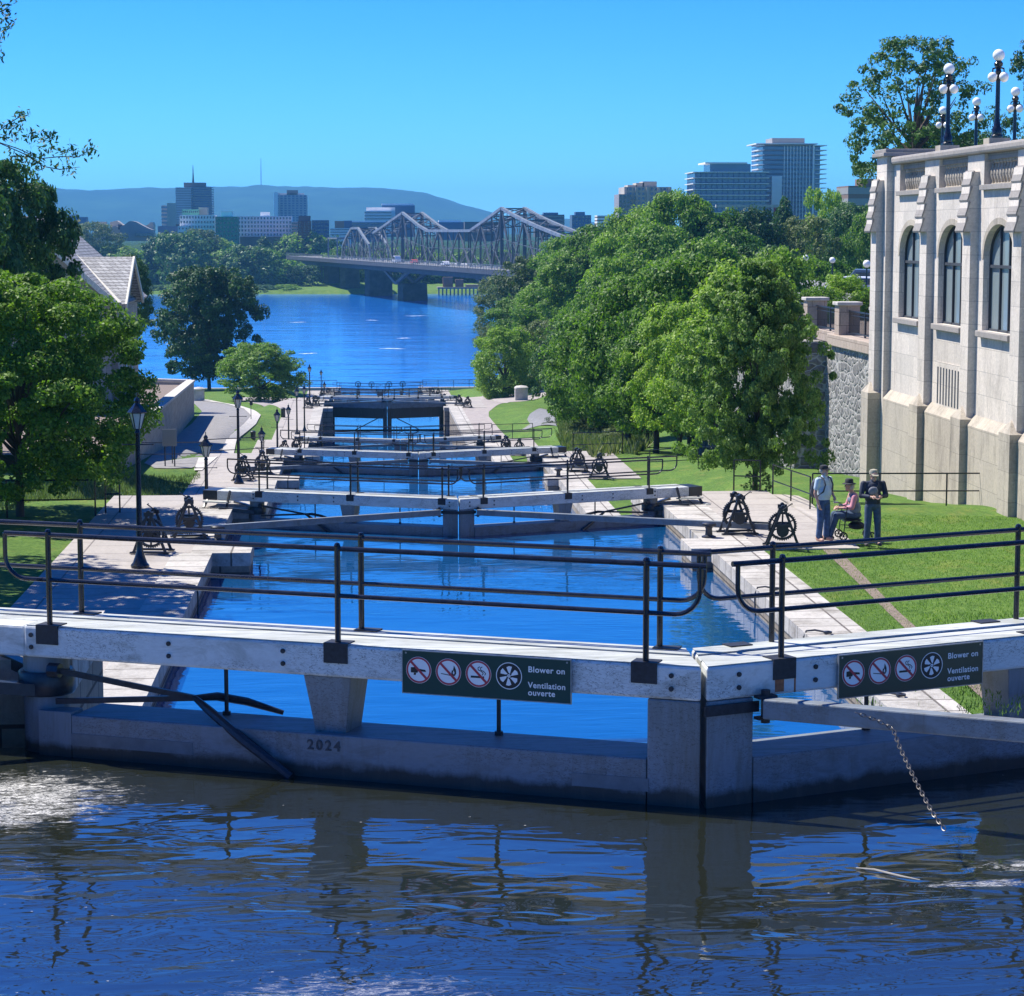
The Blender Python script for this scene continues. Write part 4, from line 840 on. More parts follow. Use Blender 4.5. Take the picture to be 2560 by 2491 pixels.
# globe lamps on the parapet
def make_globe_lamp():
    r=empty('globe_lamp',(0,0,0)); tag(r,'x','street lamp','globe lamps on the terrace')
    mb=MB(); mb.box((-.28,-.28,0),(.28,.28,.16)); mb.build('pedestal',[M['plinth']],r)
    mb=MB(); mb.lathe([(.17,.162),(.17,.22),(.13,.26),(.14,.4),(.10,.46),(.08,.6),(.065,.7),(.058,1.72),(.09,1.76),(.05,1.82),(.085,1.9),(.05,2.0),(.11,2.05),(.12,2.12),(.06,2.2)],(0,0,0),14); mb.build('post',[M['rail']],r,True)
    mb=MB(); 
    for a in range(4):
        t=a*math.pi/2+.5; c,s_=math.cos(t),math.sin(t); mb.tube([(0,0,1.95),(.1*c,.1*s_,2.0),(.2*c,.2*s_,1.98),(.21*c,.21*s_,1.88)],.018,6)
    mb.build('arm',[M['rail']],r,True)
    for a in range(4):
        t=a*math.pi/2+.5; mb=MB(); mb.sphere((.21*math.cos(t),.21*math.sin(t),1.76),.125,16); mb.build('globe',[M['globe']],r,True)
    mb=MB(); mb.sphere((0,0,2.33),.16,18); mb.build('globe',[M['globe']],r,True); return r
gl=make_globe_lamp()
for i,(x,y,z,l) in enumerate([(16.9,65.1,2.305,'black lamp with white globes on the parapet, nearer the corner of the stone building'),(16.9,60.0,2.305,'tallest black lamp with white globes on the parapet of the stone building'),(22.3,77,2.4,'globe lamp at the far right edge beyond the parapet'),(22.6,83,2.4,'small globe lamp standing just behind the tallest one'),(22.9,89,2.4,'small globe lamp in front of the elm, behind the lamp near the corner')]):
    o=gl if i==0 else copy_tree(gl); o.location=(x,y,z); o['label']=l
def single_globe(x,y,D,r_,pole,l):
    p=atD(x,y,D); r=empty('globe_lamp',p-Vector((0,0,pole))); tag(r,l,'street lamp','single globe lamps by the upper road')
    mb=MB(); mb.lathe([(.09,0),(.09,.3),(.045,.4),(.04,pole-r_)],(0,0,0),10); mb.build('post',[M['rail']],r,True); mb=MB(); mb.sphere((0,0,pole),r_,16); mb.build('globe',[M['globe']],r,True)
single_globe(2167,660,110,.19,1.9,'white globe lamp on a stone pier beside the building corner')
single_globe(2014,645,125,.17,3.2,'white globe lamp among the tree tops, left one'); single_globe(2081,651,125,.17,3.2,'white globe lamp among the tree tops, between the other two')
# ---------------------------------------------------------------- rubble retaining wall with fenced terrace
rw=empty('rubble_retaining_wall',(18,80,-8)); tag(rw,'high rubble stone retaining wall with deep buttresses between the trees and the pale building','retaining wall')
O=Vector((18,80,-8))
mb=MB(); mb.box((18,71.95,-13),(22,86,-4.3)); mb.box((17.2,89,-13),(20,93,-4.31)); mb.box((18.4,86,-13),(22,89,-4.32)); mb.box((18.4,93,-13),(22,99,-4.33)); mb.box((16.9,99,-13),(21,103,-4.34)); mb.box((18.4,103,-13),(22,125,-4.35))
BB(mb,'wall_body',[M['rubble']],rw)
mb=MB(); mb.box((17.85,71.95,-4.297),(22,86.2,-3.86)); mb.box((18.3,86.203,-4.297),(22,125,-3.86)); BB(mb,'wall_cap',[M['brown_stone']],rw,bev=.03)
mb=MB(); mb.box((18.4,71.9,-6),(60,125,-3.95)); mb.build('terrace_paving',[M['plaza']],rw) if False else None
for i,(y) in enumerate((78.7,84.9,91,97)):
    mb=MB(); mb.box((17.95,y-.4,-3.857),(18.75,y+.4,-2.75)); o=BB(mb,'stone_pier',[M['brown_stone']],rw); mb=MB(); mb.box((17.87,y-.48,-2.747),(18.83,y+.48,-2.62)); c=BB(mb,'pier_cap',[M['kerb']],rw,bev=.02)
fn=[]
for (y0,y1) in ((72.2,78.3),(79.1,84.5),(85.3,90.6),(91.4,96.6)):
    mb=MB(); mb.bar((18.35,y0,-2.95),(18.35,y1,-2.95),.05); mb.bar((18.35,y0,-3.75),(18.35,y1,-3.75),.05); mb.bar((18.35,y0,-3.1),(18.35,y1,-3.1),.03)
    k=y0+.1
    while k<y1: mb.bar((18.35,k,-3.78),(18.35,k,-2.97),.022); k+=.16
    mb.bar((18.35,(y0+y1)/2,-3.84),(18.35,(y0+y1)/2,-2.9),.07)
    BB(mb,'iron_fence_panel',[M['iron']],rw)
# upper terrace behind: pier, ground
mb=MB(); mb.box((22.6,98,-7),(70,150,-3.2)); mb.build('upper_terrace',[M['asphalt_dark']],None,kind='structure')
for (x,y,D,l) in ((2165,735,108,'brown stone pier carrying the white globe lamp'),): 
    p=atD(x,y,D); r=empty('stone_pier',p-Vector((0,0,2.2))); tag(r,l,'stone pier'); mb=MB(); mb.box((-.6,-.5,-1),(.6,.5,2.0)); mb.build('pier_body',[M['brown_stone']],r); mb=MB(); mb.box((-.7,-.6,2.003),(.7,.6,2.15)); mb.build('pier_cap',[M['kerb']],r,False,.02)
# ---------------------------------------------------------------- vehicles
def make_car(loc,rz,mat,label,van=False,sc=1):
    r=empty('van' if van else 'car',loc,rz); tag(r,label,'van' if van else 'car'); r.scale=(sc,)*3
    H=1.0 if not van else 1.15
    prof=[(-2.2,.35),(-2.2,.85),(-2.0,.95),(-1.6,1.4 if not van else 2.0),(.5,1.45 if not van else 2.05),(1.15,.98 if not van else 1.2),(2.1,.8 if not van else .95),(2.2,.35)]
    mb=MB(); mb.prism([(x,-.85,z) for x,z in prof],(0,1.7,0)); mb.build('body',[mat],r,False,.05)
    zt=1.38 if not van else 1.9
    for y in (-.87,.855):
        mb=MB(); mb.prism([(-1.75,y,.98),(-1.45,y,zt-.06),(.4,y,zt-.04),(.95,y,1.0)],(0,.015,0)); mb.build('side_window',[M['glass_dark']],r)
    mb=MB(); a=(.56,zt+.02),(1.12,1.03 if not van else 1.24)
    mb.add([(a[0][0]+.03,-.7,a[0][1]+.0),(a[0][0]+.03,.7,a[0][1]),(a[1][0]+.03,.75,a[1][1]),(a[1][0]+.03,-.75,a[1][1])],[(0,1,2,3)]); mb.build('windscreen',[M['glass_dark']],r)
    for x in (-1.4,1.4):
        for y in (-.78,.58):
            mb=MB(); mb.lathe([(.33,0),(.36,.03),(.36,.17),(.33,.2)],(x,y,.36),14,0,'y'); w=mb.build('wheel',[M['rubber']],r,True)
    for y in (-.65,.65):
        mb=MB(); mb.box((2.16,y-.14,.62),(2.23,y+.14,.76)); mb.build('headlight',[M['globe']],r)
    return r
p=atD(2135,722,128); make_car((p.x,p.y,p.z-.75),2.8,M['car_white'],'white car parked behind the iron fence left of the globe lamp')
p=atD(2158,712,138); make_car((p.x,p.y,p.z-1.1),2.9,M['car_blue'],'dark blue van parked beside the globe lamp near the building corner',True)
# ---------------------------------------------------------------- people
def remesh(mb,voxel,name,mats,parent,sm=4,matfn=None):
    me=mb.mesh('tmp',mats); o=bpy.data.objects.new('tmp',me); COL.objects.link(o)
    m=o.modifiers.new('r','REMESH'); m.mode='VOXEL'; m.voxel_size=voxel; s_=o.modifiers.new('s','SMOOTH'); s_.factor=.5; s_.iterations=sm
    bpy.context.view_layer.update()
    nm=bpy.data.meshes.new_from_object(o.evaluated_get(bpy.context.evaluated_depsgraph_get())); bpy.data.objects.remove(o); nm.name=name
    nm.materials.clear(); [nm.materials.append(x) for x in mats]
    nm.polygons.foreach_set('use_smooth',[True]*len(nm.polygons))
    nm.polygons.foreach_set('material_index',[(matfn(p.center) if matfn else 0) for p in nm.polygons])
    ob=bpy.data.objects.new(name,nm); COL.objects.link(ob); ob.parent=parent; return ob
def cap(mb,p,q,r0,r1,n=12):
    p=Vector(p); q=Vector(q); d=(q-p).normalized(); pts=[];rs=[]
    for i in range(4): a=math.pi/2*i/4; pts.append(p-d*r0*math.cos(a)); rs.append(max(.001,r0*math.sin(a)))
    pts+= [p,q]; rs+=[r0,r1]
    for i in range(1,5): a=math.pi/2*i/4; pts.append(q+d*r1*math.sin(a)); rs.append(max(.001,r1*math.cos(a)))
    up=Vector((0,0,1)) if abs(d.z)<.9 else Vector((1,0,0)); mb.tube(pts,rs,n)
def ell(mb,c,r,n=14):
    b=MB(); b.sphere((0,0,0),1,n); mb.add([(c[0]+x*r[0],c[1]+y*r[1],c[2]+z*r[2]) for x,y,z in b.v],b.f)
def hand(mb,w,dirv,palm,curl=.5,side=1,s=1.0):
    w=Vector(w); d=Vector(dirv).normalized(); pn=Vector(palm).normalized(); a=d.cross(pn).normalized()*side
    c=w+d*.045*s; ell(mb,c,(.036*s,.036*s,.045*s),10); cap(mb,w,w+d*.08*s,.028*s,.033*s,8)
    for i,(off,ln) in enumerate(((-.028,.068),(-.009,.076),(.010,.071),(.028,.056))):
        k=w+d*.085*s+a*off*s; m1=k+(d*math.cos(curl*.6)+pn*math.sin(curl*.6))*ln*.5*s; m2=m1+(d*math.cos(curl*1.7)+pn*math.sin(curl*1.7))*ln*.5*s
        cap(mb,k,m1,.0095*s,.0088*s,6); cap(mb,m1,m2,.0088*s,.0075*s,6)
    k=w+d*.03*s-a*.03*s; m1=k+(d*.6-a*.7+pn*.3).normalized()*.035*s; cap(mb,k,m1,.012*s,.0105*s,6); cap(mb,m1,m1+(d*.9-a*.2+pn*.4).normalized()*.03*s,.0105*s,.009*s,6)
def head(mb,c,f,tilt=0,s=1):   # c: centre, f: facing
    c=Vector(c); f=Vector(f).normalized(); u=Vector((0,0,1)); u=(u-f*u.dot(f)).normalized(); r=f.cross(u)
    def E(a,b,cc,rad): ell(mb,tuple(c+r*a*s+f*b*s+u*cc*s),tuple(x*s for x in rad),12)
    E(0,-.01,.02,(.075,.085,.095)) if abs(f.y)>.6 else E(0,-.01,.02,(.085,.075,.095)); E(0,.03,-.055,(.052,.052,.06)); cap(mb,c+f*.075*s+u*.015*s,c+f*.098*s-u*.02*s,.009*s,.014*s,6)
    E(.078,0,-.005,(.014,.018,.03)); E(-.078,0,-.005,(.014,.018,.03)); cap(mb,c+f*.078*s-u*.055*s-r*.018*s,c+f*.078*s-u*.055*s+r*.018*s,.008*s,.008*s,6); E(.0,.062,-.085,(.028,.024,.024))
def eyes(c,f,parent,s=1):
    c=Vector(c); f=Vector(f).normalized(); u=Vector((0,0,1)); u=(u-f*u.dot(f)).normalized(); r=f.cross(u)
    for k in (-1,1): mb=MB(); mb.sphere(tuple(c+f*.078*s+u*.012*s+r*.03*k*s),.010*s,8); mb.build('eye',[M['blackcloth']],parent,True)
def person_stand(loc,rz,label,kind):
    r=empty('person',loc,rz); tag(r,label,'person')
    # local: facing +Y', right hand at +X
    hp=.95; sh=1.45
    body=MB(); F=(0,1,0) if kind=='shirt' else (0,.86,-.5)
    hc=(0,.03,1.63) if kind=='shirt' else (0,.06,1.60)
    head(body,hc,F); cap(body,(0,-.01,1.42),(0,.0,1.56),.058,.055)
    if kind=='shirt':
        aR=[(.21,0,1.42),(.27,-.02,1.12),(.25,.07,.87)]; aL=[(-.21,0,1.42),(-.25,.02,1.14),(-.14,.2,1.02)]
    else:
        aR=[(.23,.0,1.42),(.29,.05,1.15),(.10,.27,1.14)]; aL=[(-.23,.0,1.42),(-.29,.05,1.15),(-.10,.27,1.14)]
    for A,sd in ((aR,1),(aL,-1)):
        cap(body,A[0],A[1],.05,.041); cap(body,A[1],A[2],.04,.028); hand(body,A[2],Vector(A[2])-Vector(A[1]),(-sd,.3,0) if kind=='shirt' else (0,0,1) if 0 else (-sd*.4,.2,-.6),.6,sd)
    cap(body,(0,0,1.0),(0,0,1.3),.09,.09); 
    for sd in (-1,1):
        cap(body,(sd*.1,0,.92),(sd*.12,.02,.5),.075,.055); cap(body,(sd*.12,.02,.5),(sd*.13,-.01,.09),.05,.038); cap(body,(sd*.13,-.02,.06),(sd*.15,.1,.05),.04,.035)
    remesh(body,.009,'body',[M['skin']],r,2); eyes(hc,F,r)
    # top
    tp=MB(); ell(tp,(0,.02 if kind=='shirt' else 0,1.13),(.20,.155,.22)); ell(tp,(0,0,1.33),(.215,.125,.15)); cap(tp,(-.15,0,1.42),(.15,0,1.42),.062,.062); ell(tp,(0,.0,.99),(.185,.14,.10))
    for A in (aR,aL):
        a,b,c=[Vector(p) for p in A]; cap(tp,a,a.lerp(b,.62) if kind=='shirt' else b,.068,.062); 
        if kind!='shirt': cap(tp,b,b.lerp(c,.75),.058,.046)
    cap(tp,(0,0,1.44),(0,0,1.49),.075,.068); remesh(tp,.012,'shirt' if kind=='shirt' else 'jacket',[M['shirt'] if kind=='shirt' else M['navy']],r,3)
    tr=MB(); ell(tr,(0,0,.93),(.178,.135,.12))
    for sd in (-1,1):
        cap(tr,(sd*.095,0,.88),(sd*.115,.02,.5),.098,.082); cap(tr,(sd*.115,.02,.5),(sd*.13,-.01,.12),.078,.074)
    remesh(tr,.012,'trousers',[M['jeans'] if kind=='shirt' else M['jeans_dark']],r,3)
    for sd in (-1,1):
        s_=MB(); cap(s_,(sd*.13,-.04,.045),(sd*.16,.13,.035),.048,.043); ell(s_,(sd*.13,-.05,.07),(.045,.05,.05)); remesh(s_,.01,'shoe',[M['shoe'] if kind!='shirt' else M['skin']],r,1)
    if kind=='shirt':
        b=MB(); ell(b,(0,.055,1.56),(.058,.05,.06)); remesh(b,.01,'beard',[M['hair']],r,1); b=MB(); ell(b,(0,-.035,1.63),(.088,.075,.075)); remesh(b,.01,'hair',[M['hair']],r,1)
        c=MB(); c.lathe([(.10,0),(.103,.045),(.085,.085),(.03,.1)],(0,.0,1.665),16); c.prism([(-.085,.06,1.668),(.085,.06,1.668),(.06,.17,1.66),(-.06,.17,1.66)],(0,0,.012)); c.build('cap',[M['blackcloth']],r,True)
        return r
    c=MB(); c.lathe([(.10,0),(.104,.05),(.085,.095),(.03,.112)],(0,.02,1.64),16); c.prism([(-.08,.09,1.645),(.08,.09,1.645),(.065,.20,1.60),(-.065,.20,1.60)],(0,0,.012)); c.build('cap',[M['khaki']],r,True)
    return r
pm=atH(2057,1352,-7.1); person_stand((pm.x,pm.y,-7.1),R_(180+38),'man in pale blue shirt, jeans and dark cap standing on the slab path','shirt')
# backpack worn behind
bp=empty('backpack',(pm.x,pm.y,-7.1),R_(218)); tag(bp,'dark grey backpack worn by the man in the pale blue shirt','backpack')
b=MB(); ell(b,(0,-.24,1.2),(.15,.10,.24)); ell(b,(0,-.31,1.1),(.11,.06,.13)); remesh(b,.014,'pack',[M['bag']],bp,3); b=MB(); ell(b,(-.02,-.36,1.08),(.07,.03,.09)); remesh(b,.012,'pocket',[M['bag2']],bp,1)
for sd in (-1,1): b=MB(); b.tube([(sd*.1,-.15,1.38),(sd*.12,-.03,1.505),(sd*.12,.10,1.46),(sd*.13,.165,1.32),(sd*.16,.13,1.16),(sd*.18,.0,1.06),(sd*.12,-.16,1.02)],.018,6); b.build('strap',[M['bag']],bp,True)
p3=atH(2180,1364,-7.1); person_stand((p3.x,p3.y,-7.1),R_(180+4),'man in navy jacket and khaki cap looking down at a phone on the lawn','jacket')
b=empty('shoulder_bag',(p3.x,p3.y,-7.1),R_(184)); tag(b,'small grey bag on the chest of the man in the navy jacket','bag')
m=MB(); ell(m,(.05,.19,1.27),(.12,.05,.10)); remesh(m,.012,'pouch',[M['bag2']],b,2); m=MB(); m.tube([(-.1,-.14,1.42),(-.11,0,1.5),(-.08,.12,1.42),(-.02,.17,1.3)],.014,6); m.build('strap',[M['bag']],b,True)
m=MB(); m.box((-.035,-.008,0),(.035,.008,.13)); ph=m.build('phone',[M['blackcloth']],None,False,.003,label='dark phone held in the hands of the man in the navy jacket',cat='phone'); 
fw=Matrix.Rotation(R_(184),3,'Z')@Vector((0,.37,1.13)); ph.location=(p3.x+fw.x,p3.y+fw.y,-7.1+fw.z); ph.rotation_euler=(R_(50),0,R_(184))
# seated woman on a rollator, facing left
pw=atH(2128,1348,-7.1); wr=empty('person',(pw.x,pw.y,-7.1),R_(90)); tag(wr,'person in grey vest, pink sleeves and bucket hat seated on a walking frame','person')
bd=MB(); F=(0,1,-.08); hc=(0,.08,1.25); head(bd,hc,F); cap(bd,(0,-.02,1.04),(0,.04,1.17),.06,.055); cap(bd,(0,-.05,.62),(0,-.03,.98),.13,.13)
for sd in (-1,1):
    sA,eA,wA=Vector((sd*.2,-.02,1.02)),Vector((sd*.25,.05,.76)),Vector((sd*.10,.30,.74)); cap(bd,sA,eA,.055,.045); cap(bd,eA,wA,.042,.03); hand(bd,wA,wA-eA,(-sd*.5,.1,-.5),.7,sd)
    cap(bd,(sd*.1,-.04,.56),(sd*.13,.38,.56),.08,.06); cap(bd,(sd*.13,.38,.56),(sd*.13,.52,.1),.055,.038); cap(bd,(sd*.13,.50,.06),(sd*.14,.64,.05),.036,.03)
remesh(bd,.009,'body',[M['skin']],wr,2); eyes(hc,F,wr)
t=MB(); ell(t,(0,-.05,.72),(.20,.165,.2)); ell(t,(0,-.03,.93),(.205,.135,.14)); cap(t,(-.14,-.02,1.02),(.14,-.02,1.02),.06,.06); remesh(t,.012,'vest',[M['grey_vest']],wr,3)
for sd in (-1,1):
    t=MB(); cap(t,(sd*.2,-.02,1.01),(sd*.25,.05,.77),.068,.060); cap(t,(sd*.25,.05,.77),(sd*.165,.20,.75),.055,.045); remesh(t,.012,'sleeve',[M['pink']],wr,2)
t=MB(); ell(t,(0,-.05,.57),(.2,.18,.12))
for sd in (-1,1): cap(t,(sd*.1,-.04,.57),(sd*.13,.38,.57),.10,.082); cap(t,(sd*.13,.38,.57),(sd*.13,.51,.13),.078,.062)
remesh(t,.012,'trousers',[M['jeans_dark']],wr,3)
for sd in (-1,1): s_=MB(); cap(s_,(sd*.13,.47,.05),(sd*.15,.65,.04),.046,.04); remesh(s_,.01,'shoe',[M['blackcloth']],wr,1)
h=MB(); h.lathe([(.165,0),(.16,.012),(.10,.03),(.095,.10),(.075,.125),(.02,.13)],(0,.07,1.29),18); h.build('bucket_hat',[M['blackcloth']],wr,True)
t=MB(); ell(t,(0,.015,1.23),(.09,.075,.085)); remesh(t,.01,'hair',[M['hair']],wr,1)
ro=empty('rollator',(pw.x,pw.y,-7.1),R_(90)); tag(ro,'four wheeled walking frame with black seat carrying the seated person','walking frame')
m=MB()
for sd in (-1,1):
    m.tube([(sd*.27,.24,.12),(sd*.27,.2,.5),(sd*.27,.16,.78),(sd*.27,.26,.82)],.013,6); m.tube([(sd*.27,.2,.46),(sd*.27,-.15,.44),(sd*.27,-.42,.14)],.013,6); m.tube([(sd*.27,.2,.3),(sd*.27,-.3,.28)],.011,6)
m.tube([(-.27,-.15,.44),(.27,-.15,.44)],.012,6); m.tube([(-.27,.2,.44),(.27,.2,.44)],.012,6); m.build('frame',[M['iron']],ro,True)
m=MB(); m.box((-.24,-.2,.455),(.24,.2,.48)); m.build('seat',[M['blackcloth']],ro,False,.01)
m=MB(); ell(m,(0,-.12,.32),(.2,.2,.1)); remesh(m,.014,'basket_bag',[M['blackcloth']],ro,2)
for sd in (-1,1):
    for y in (.24,-.42): m=MB(); m.disc((sd*.27-.015,y,.1),.07,.1,18,(1,0,0),.03); m.disc((sd*.27-.01,y,.1),.005,.025,8,(1,0,0),.02); [m.bar((sd*.27,y,.1),(sd*.27,y+.08*math.cos(a),.1+.08*math.sin(a)),.012) for a in (0,1.05,2.1,3.14,4.2,5.25)]; m.build('wheel',[M['rubber']],ro)
    m=MB(); m.tube([(sd*.27,.27,.83),(sd*.27,.37,.83)],.02,8); m.build('handle',[M['globe'] if 0 else M['steel']],ro,True)
# ---------------------------------------------------------------- trees
def np_mesh(name,V,nq,mat,quad=True):
    me=bpy.data.meshes.new(name); nv=len(V); me.vertices.add(nv); me.vertices.foreach_set('co',V.astype(np.float32).ravel())
    me.loops.add(nq*4); me.loops.foreach_set('vertex_index',np.arange(nq*4,dtype=np.int32)); me.polygons.add(nq)
    me.polygons.foreach_set('loop_start',np.arange(nq,dtype=np.int32)*4); me.polygons.foreach_set('loop_total',np.full(nq,4,dtype=np.int32)); me.update(calc_edges=True); me.validate(); me.materials.append(mat); return me
def leaf_quads(P,Nm,size,rg,aspect=.62,droop=.25):
    n=len(P); r=rg.normal(size=(n,3)); nn=Nm+.75*r; nn/=np.linalg.norm(nn,axis=1)[:,None]
    t=rg.normal(size=(n,3)); t[:,2]-=droop; t-=nn*(t*nn).sum(1)[:,None]; t/=np.linalg.norm(t,axis=1)[:,None]; b=np.cross(nn,t)
    s=size*(.6+.8*rg.random(n))[:,None]; a=t*s; b=b*s*aspect
    V=np.empty((n,4,3)); V[:,0]=P-a; V[:,1]=P+b*.9-a*.1; V[:,2]=P+a; V[:,3]=P-b*.9-a*.1
    return V.reshape(-1,3)
def crown(seed,shape,nclump,cr,per,leaf,aspect=.62,loose=0.,inner=.55):
    """unit crown: width 1 (x,y -.5...5), z 0..1"""
    rg=np.random.default_rng(seed); C=[]; tries=0
    while len(C)<nclump and tries<60000:
        tries+=1
        z=rg.random()**.85; w=shape(z)*.5
        if w<=0: continue
        a=rg.random()*2*math.pi; lump=1+.16*math.sin(3*a+seed)+.12*math.sin(5*a+z*9+seed*2)+.10*math.sin(z*13+a*2)
        rr=w*lump*(1-inner*rg.random()**(2.2 if inner<.6 else 1.1))
        c=np.array([rr*math.cos(a),rr*math.sin(a),z*.94+.03])
        if all(((c-k)**2).sum()>(cr*.62)**2 for k in C[-200:]): C.append(c)
    C=np.array(C); R=cr*(.65+.7*rg.random(len(C)))*(1-loose*.3)
    k=rg.integers(0,len(C),len(C)*per); d=rg.normal(size=(len(k),3)); d[:,2]+=.25; d/=np.linalg.norm(d,axis=1)[:,None]
    rad=R[k]*(.55+.5*rg.random(len(k)))
    P=C[k]+d*rad[:,None]*np.array([1,1,.72])
    out=P-np.array([0,0,.45]); out/=np.linalg.norm(out,axis=1)[:,None]
    Nm=d*.8+out*.5+np.array([0,0,.35])
    V=leaf_quads(P,Nm,leaf,rg,aspect); return V,C
def trunk_mesh(seed,C,base=-.25,r=.035,nb=16,z0=.0):
    rg=random.Random(seed); mb=MB(); top=Vector((rg.uniform(-.03,.03),rg.uniform(-.03,.03),.62))
    pts=[Vector((0,0,base)),Vector((.0,.0,base+.02)),Vector((.01,0,base*.3)),Vector((rg.uniform(-.02,.02),0,.2)),top*.7+Vector((0,0,.0)),top]
    mb.tube(pts,[r*1.5,r*1.15,r,r*.8,r*.5,r*.2],9)
    idx=rg.sample(range(len(C)),min(nb,len(C)))
    for i in idx:
        c=Vector(C[i])*.92; s=min(.5,max(-.02,c.z*.45)); st=Vector((0,0,s)); m=st.lerp(c,.5)+Vector((rg.uniform(-.03,.03),rg.uniform(-.03,.03),-.03))
        mb.tube([st,st.lerp(m,.5),m,c],[r*.5,r*.38,r*.25,r*.08],6)
    return mb
shp=dict(
 round=lambda z: max(0,1-((z-.47)/.56)**2)**.5,
 broad=lambda z: max(0,1-((z-.42)/.6)**2)**.42,
 cone=lambda z: max(0,(1-z)**.8*1.0+.02) if z>.05 else .5,
 column=lambda z: max(0,1-((z-.5)/.53)**4)**.5,
 near=lambda z: max(0,1-((z-.33)/.68)**2)**.6 if z<.93 else .2,
 egg=lambda z: max(0,1-((z-.38)/.64)**2)**.6)
PROTO={}
def proto(key,seed,shape,ncl,cr,per,leaf,mat,asp=.62,loose=0,nb=16,inner=.55):
    V,C=crown(seed,shp[shape],ncl,cr,per,leaf,asp,loose,inner); PROTO[key]=(np_mesh('crown',V,len(V)//4,M[mat]),trunk_mesh(seed,C,nb=nb).mesh('trunk',[M['bark']],True))
for i in range(3): proto('m%d'%i,11+i,('round','broad','egg')[i],170,.10,180,.0155,'leaf')
for i in range(2): proto('b%d'%i,31+i,('egg','broad')[i],170,.095,180,.0150,'leaf_bright')
proto('b2',39,'round',190,.09,180,.0150,'leaf_bright')
for i in range(2): proto('d%d'%i,41+i,('round','egg')[i],160,.10,170,.0155,'leaf_dark')
for i in range(2): proto('o%d'%i,51+i,('broad','round')[i],140,.095,130,.0150,'leaf_olive',loose=.4)
proto('c0',61,'cone',140,.075,80,.02,'leaf_dark'); proto('u0',62,'column',120,.11,90,.024,'leaf_bright')
for i in range(2): proto('f%d'%i,71+i,('round','broad')[i],70,.15,60,.034,'leaf')
for i in range(2): proto('g%d'%i,81+i,('round','egg')[i],70,.15,60,.034,'leaf_dark')
proto('big',91,'broad',420,.062,280,.0092,'leaf',nb=26); proto('near',92,'near',760,.05,150,.0100,'leaf_pale',asp=.6,loose=.5,nb=30,inner=.9); proto('dk',93,'broad',300,.07,200,.0120,'leaf_dark',nb=22)
proto('mid',94,'column',420,.07,170,.0125,'leaf_dark',loose=.3,nb=26,inner=.85); proto('elm',95,'broad',230,.066,85,.0120,'leaf_dark',asp=.55,loose=.7,nb=34)
def tree(key,x,ytop,ybase,w,D,label,group=None,crown_from=.14,name='tree',z=None,dx=None):
    p=atD(x,ybase,D); t=atD(x,ytop,D); zb=p.z if z is None else z; H=t.z-zb; W_=w*D/FPX
    r=empty(name,(p.x,D,zb-.15),rnd.uniform(0,6.28)); tag(r,label,'tree',group)
    cr=bpy.data.objects.new('crown',PROTO[key][0]); COL.objects.link(cr); cr.parent=r; cb=H*crown_from; cr.location=(0,0,cb+.15); cr.scale=(W_/.98,W_/.98,(H-cb)*.985)
    tk=bpy.data.objects.new('trunk',PROTO[key][1]); COL.objects.link(tk); tk.parent=r; tk.location=(0,0,cb+.15); tz=H-cb; k_=.55 if key in('near','mid','big','dk') else .85; tk.scale=(W_/.98*k_,W_/.98*k_,tz)
    # trunk proto reaches .25 below its crown; extend with the real base
    if cb>.25*tz: 
        mb=MB(); rr=.034*W_*(.55 if key in('near','mid','big','dk') else .85); mb.tube([(0,0,-.1),(0,0,.1),(0,0,cb-.1)],[rr*1.5,rr*1.15,rr*.95],9); q=mb.build('trunk',[M['bark']],r,True)
    return r
kinds=dict(m=('m0','m1','m2'),b=('b0','b1'),d=('d0','d1'),o=('o0','o1'),c=('c0',),u=('u0',))
desc=dict(m='mid green leafy tree',b='bright green leafy tree',d='dark green shady tree',o='olive grey green loose tree',c='pointed dark conifer',u='slim upright poplar')
for i,(x,t,b,w,D,k) in enumerate(TREES):
    kk=kinds[k]; wh='in the wood on the right slope' if D<150 else ('high on the wooded slope behind' if x>1600 else 'on the river bank before the bridge')
    tree(kk[i%len(kk)],x,t,b,w*1.12,D,'one of the %ss %s'%(desc[k],wh),'%ss %s'%(desc[k],wh),.10 if D>150 else .16)
tree('near',1888,640,1240,360,64,'tall loose bright green tree on the right lawn just behind the two winches',crown_from=.10)
# shoots at its foot
def bush(key,x,ytop,ybase,w,D,label,name='bush',cat='bush',group=None,mat=None):
    p=atD(x,ybase,D); t=atD(x,ytop,D); r=empty(name,(p.x,D,p.z),rnd.uniform(0,6)); tag(r,label,cat,group)
    cr=bpy.data.objects.new('crown',PROTO[key][0]); COL.objects.link(cr); cr.parent=r; cr.location=(0,0,-.05); W_=w*D/FPX; cr.scale=(W_,W_,(t.z-p.z)*1.02); return r
bush('elm',1897,1172,1236,70,63.4,'small bush of shoots round the foot of the loose tree behind the winches')
tree('big',52,672,1285,545,57.5,'large bright maple on the left lawn, crown reaching the ground',crown_from=.07)
tree('dk',0,392,1180,372,90,'tall dark tree behind the bright maple at the left edge',crown_from=.15)
tree('dk',-260,250,1200,480,80,'dark tree outside the left edge behind the maple',crown_from=.15)
tree('m0',1262,818,1002,158,236,'round dense green tree on its own beside the pale pillar on the right',crown_from=.0)
tree('mid',522,662,967,250,285,'big dark round tree standing alone by the river left of the locks',crown_from=.06)
tree('b2',648,858,1003,190,236,'small light green tree by the stone pillars at the plaza',crown_from=.0)
tree('d0',325,640,860,110,200,'dark narrow tree beside the stone house, against the river',crown_from=.1)
tree('elm',2285,82,420,340,112,'spreading elm on the terrace above the stone building',crown_from=.12,z=1.0)
tree('d0',2450,335,430,230,150,'low dark tree line piece behind the terrace lamps',crown_from=.05,z=1.0)
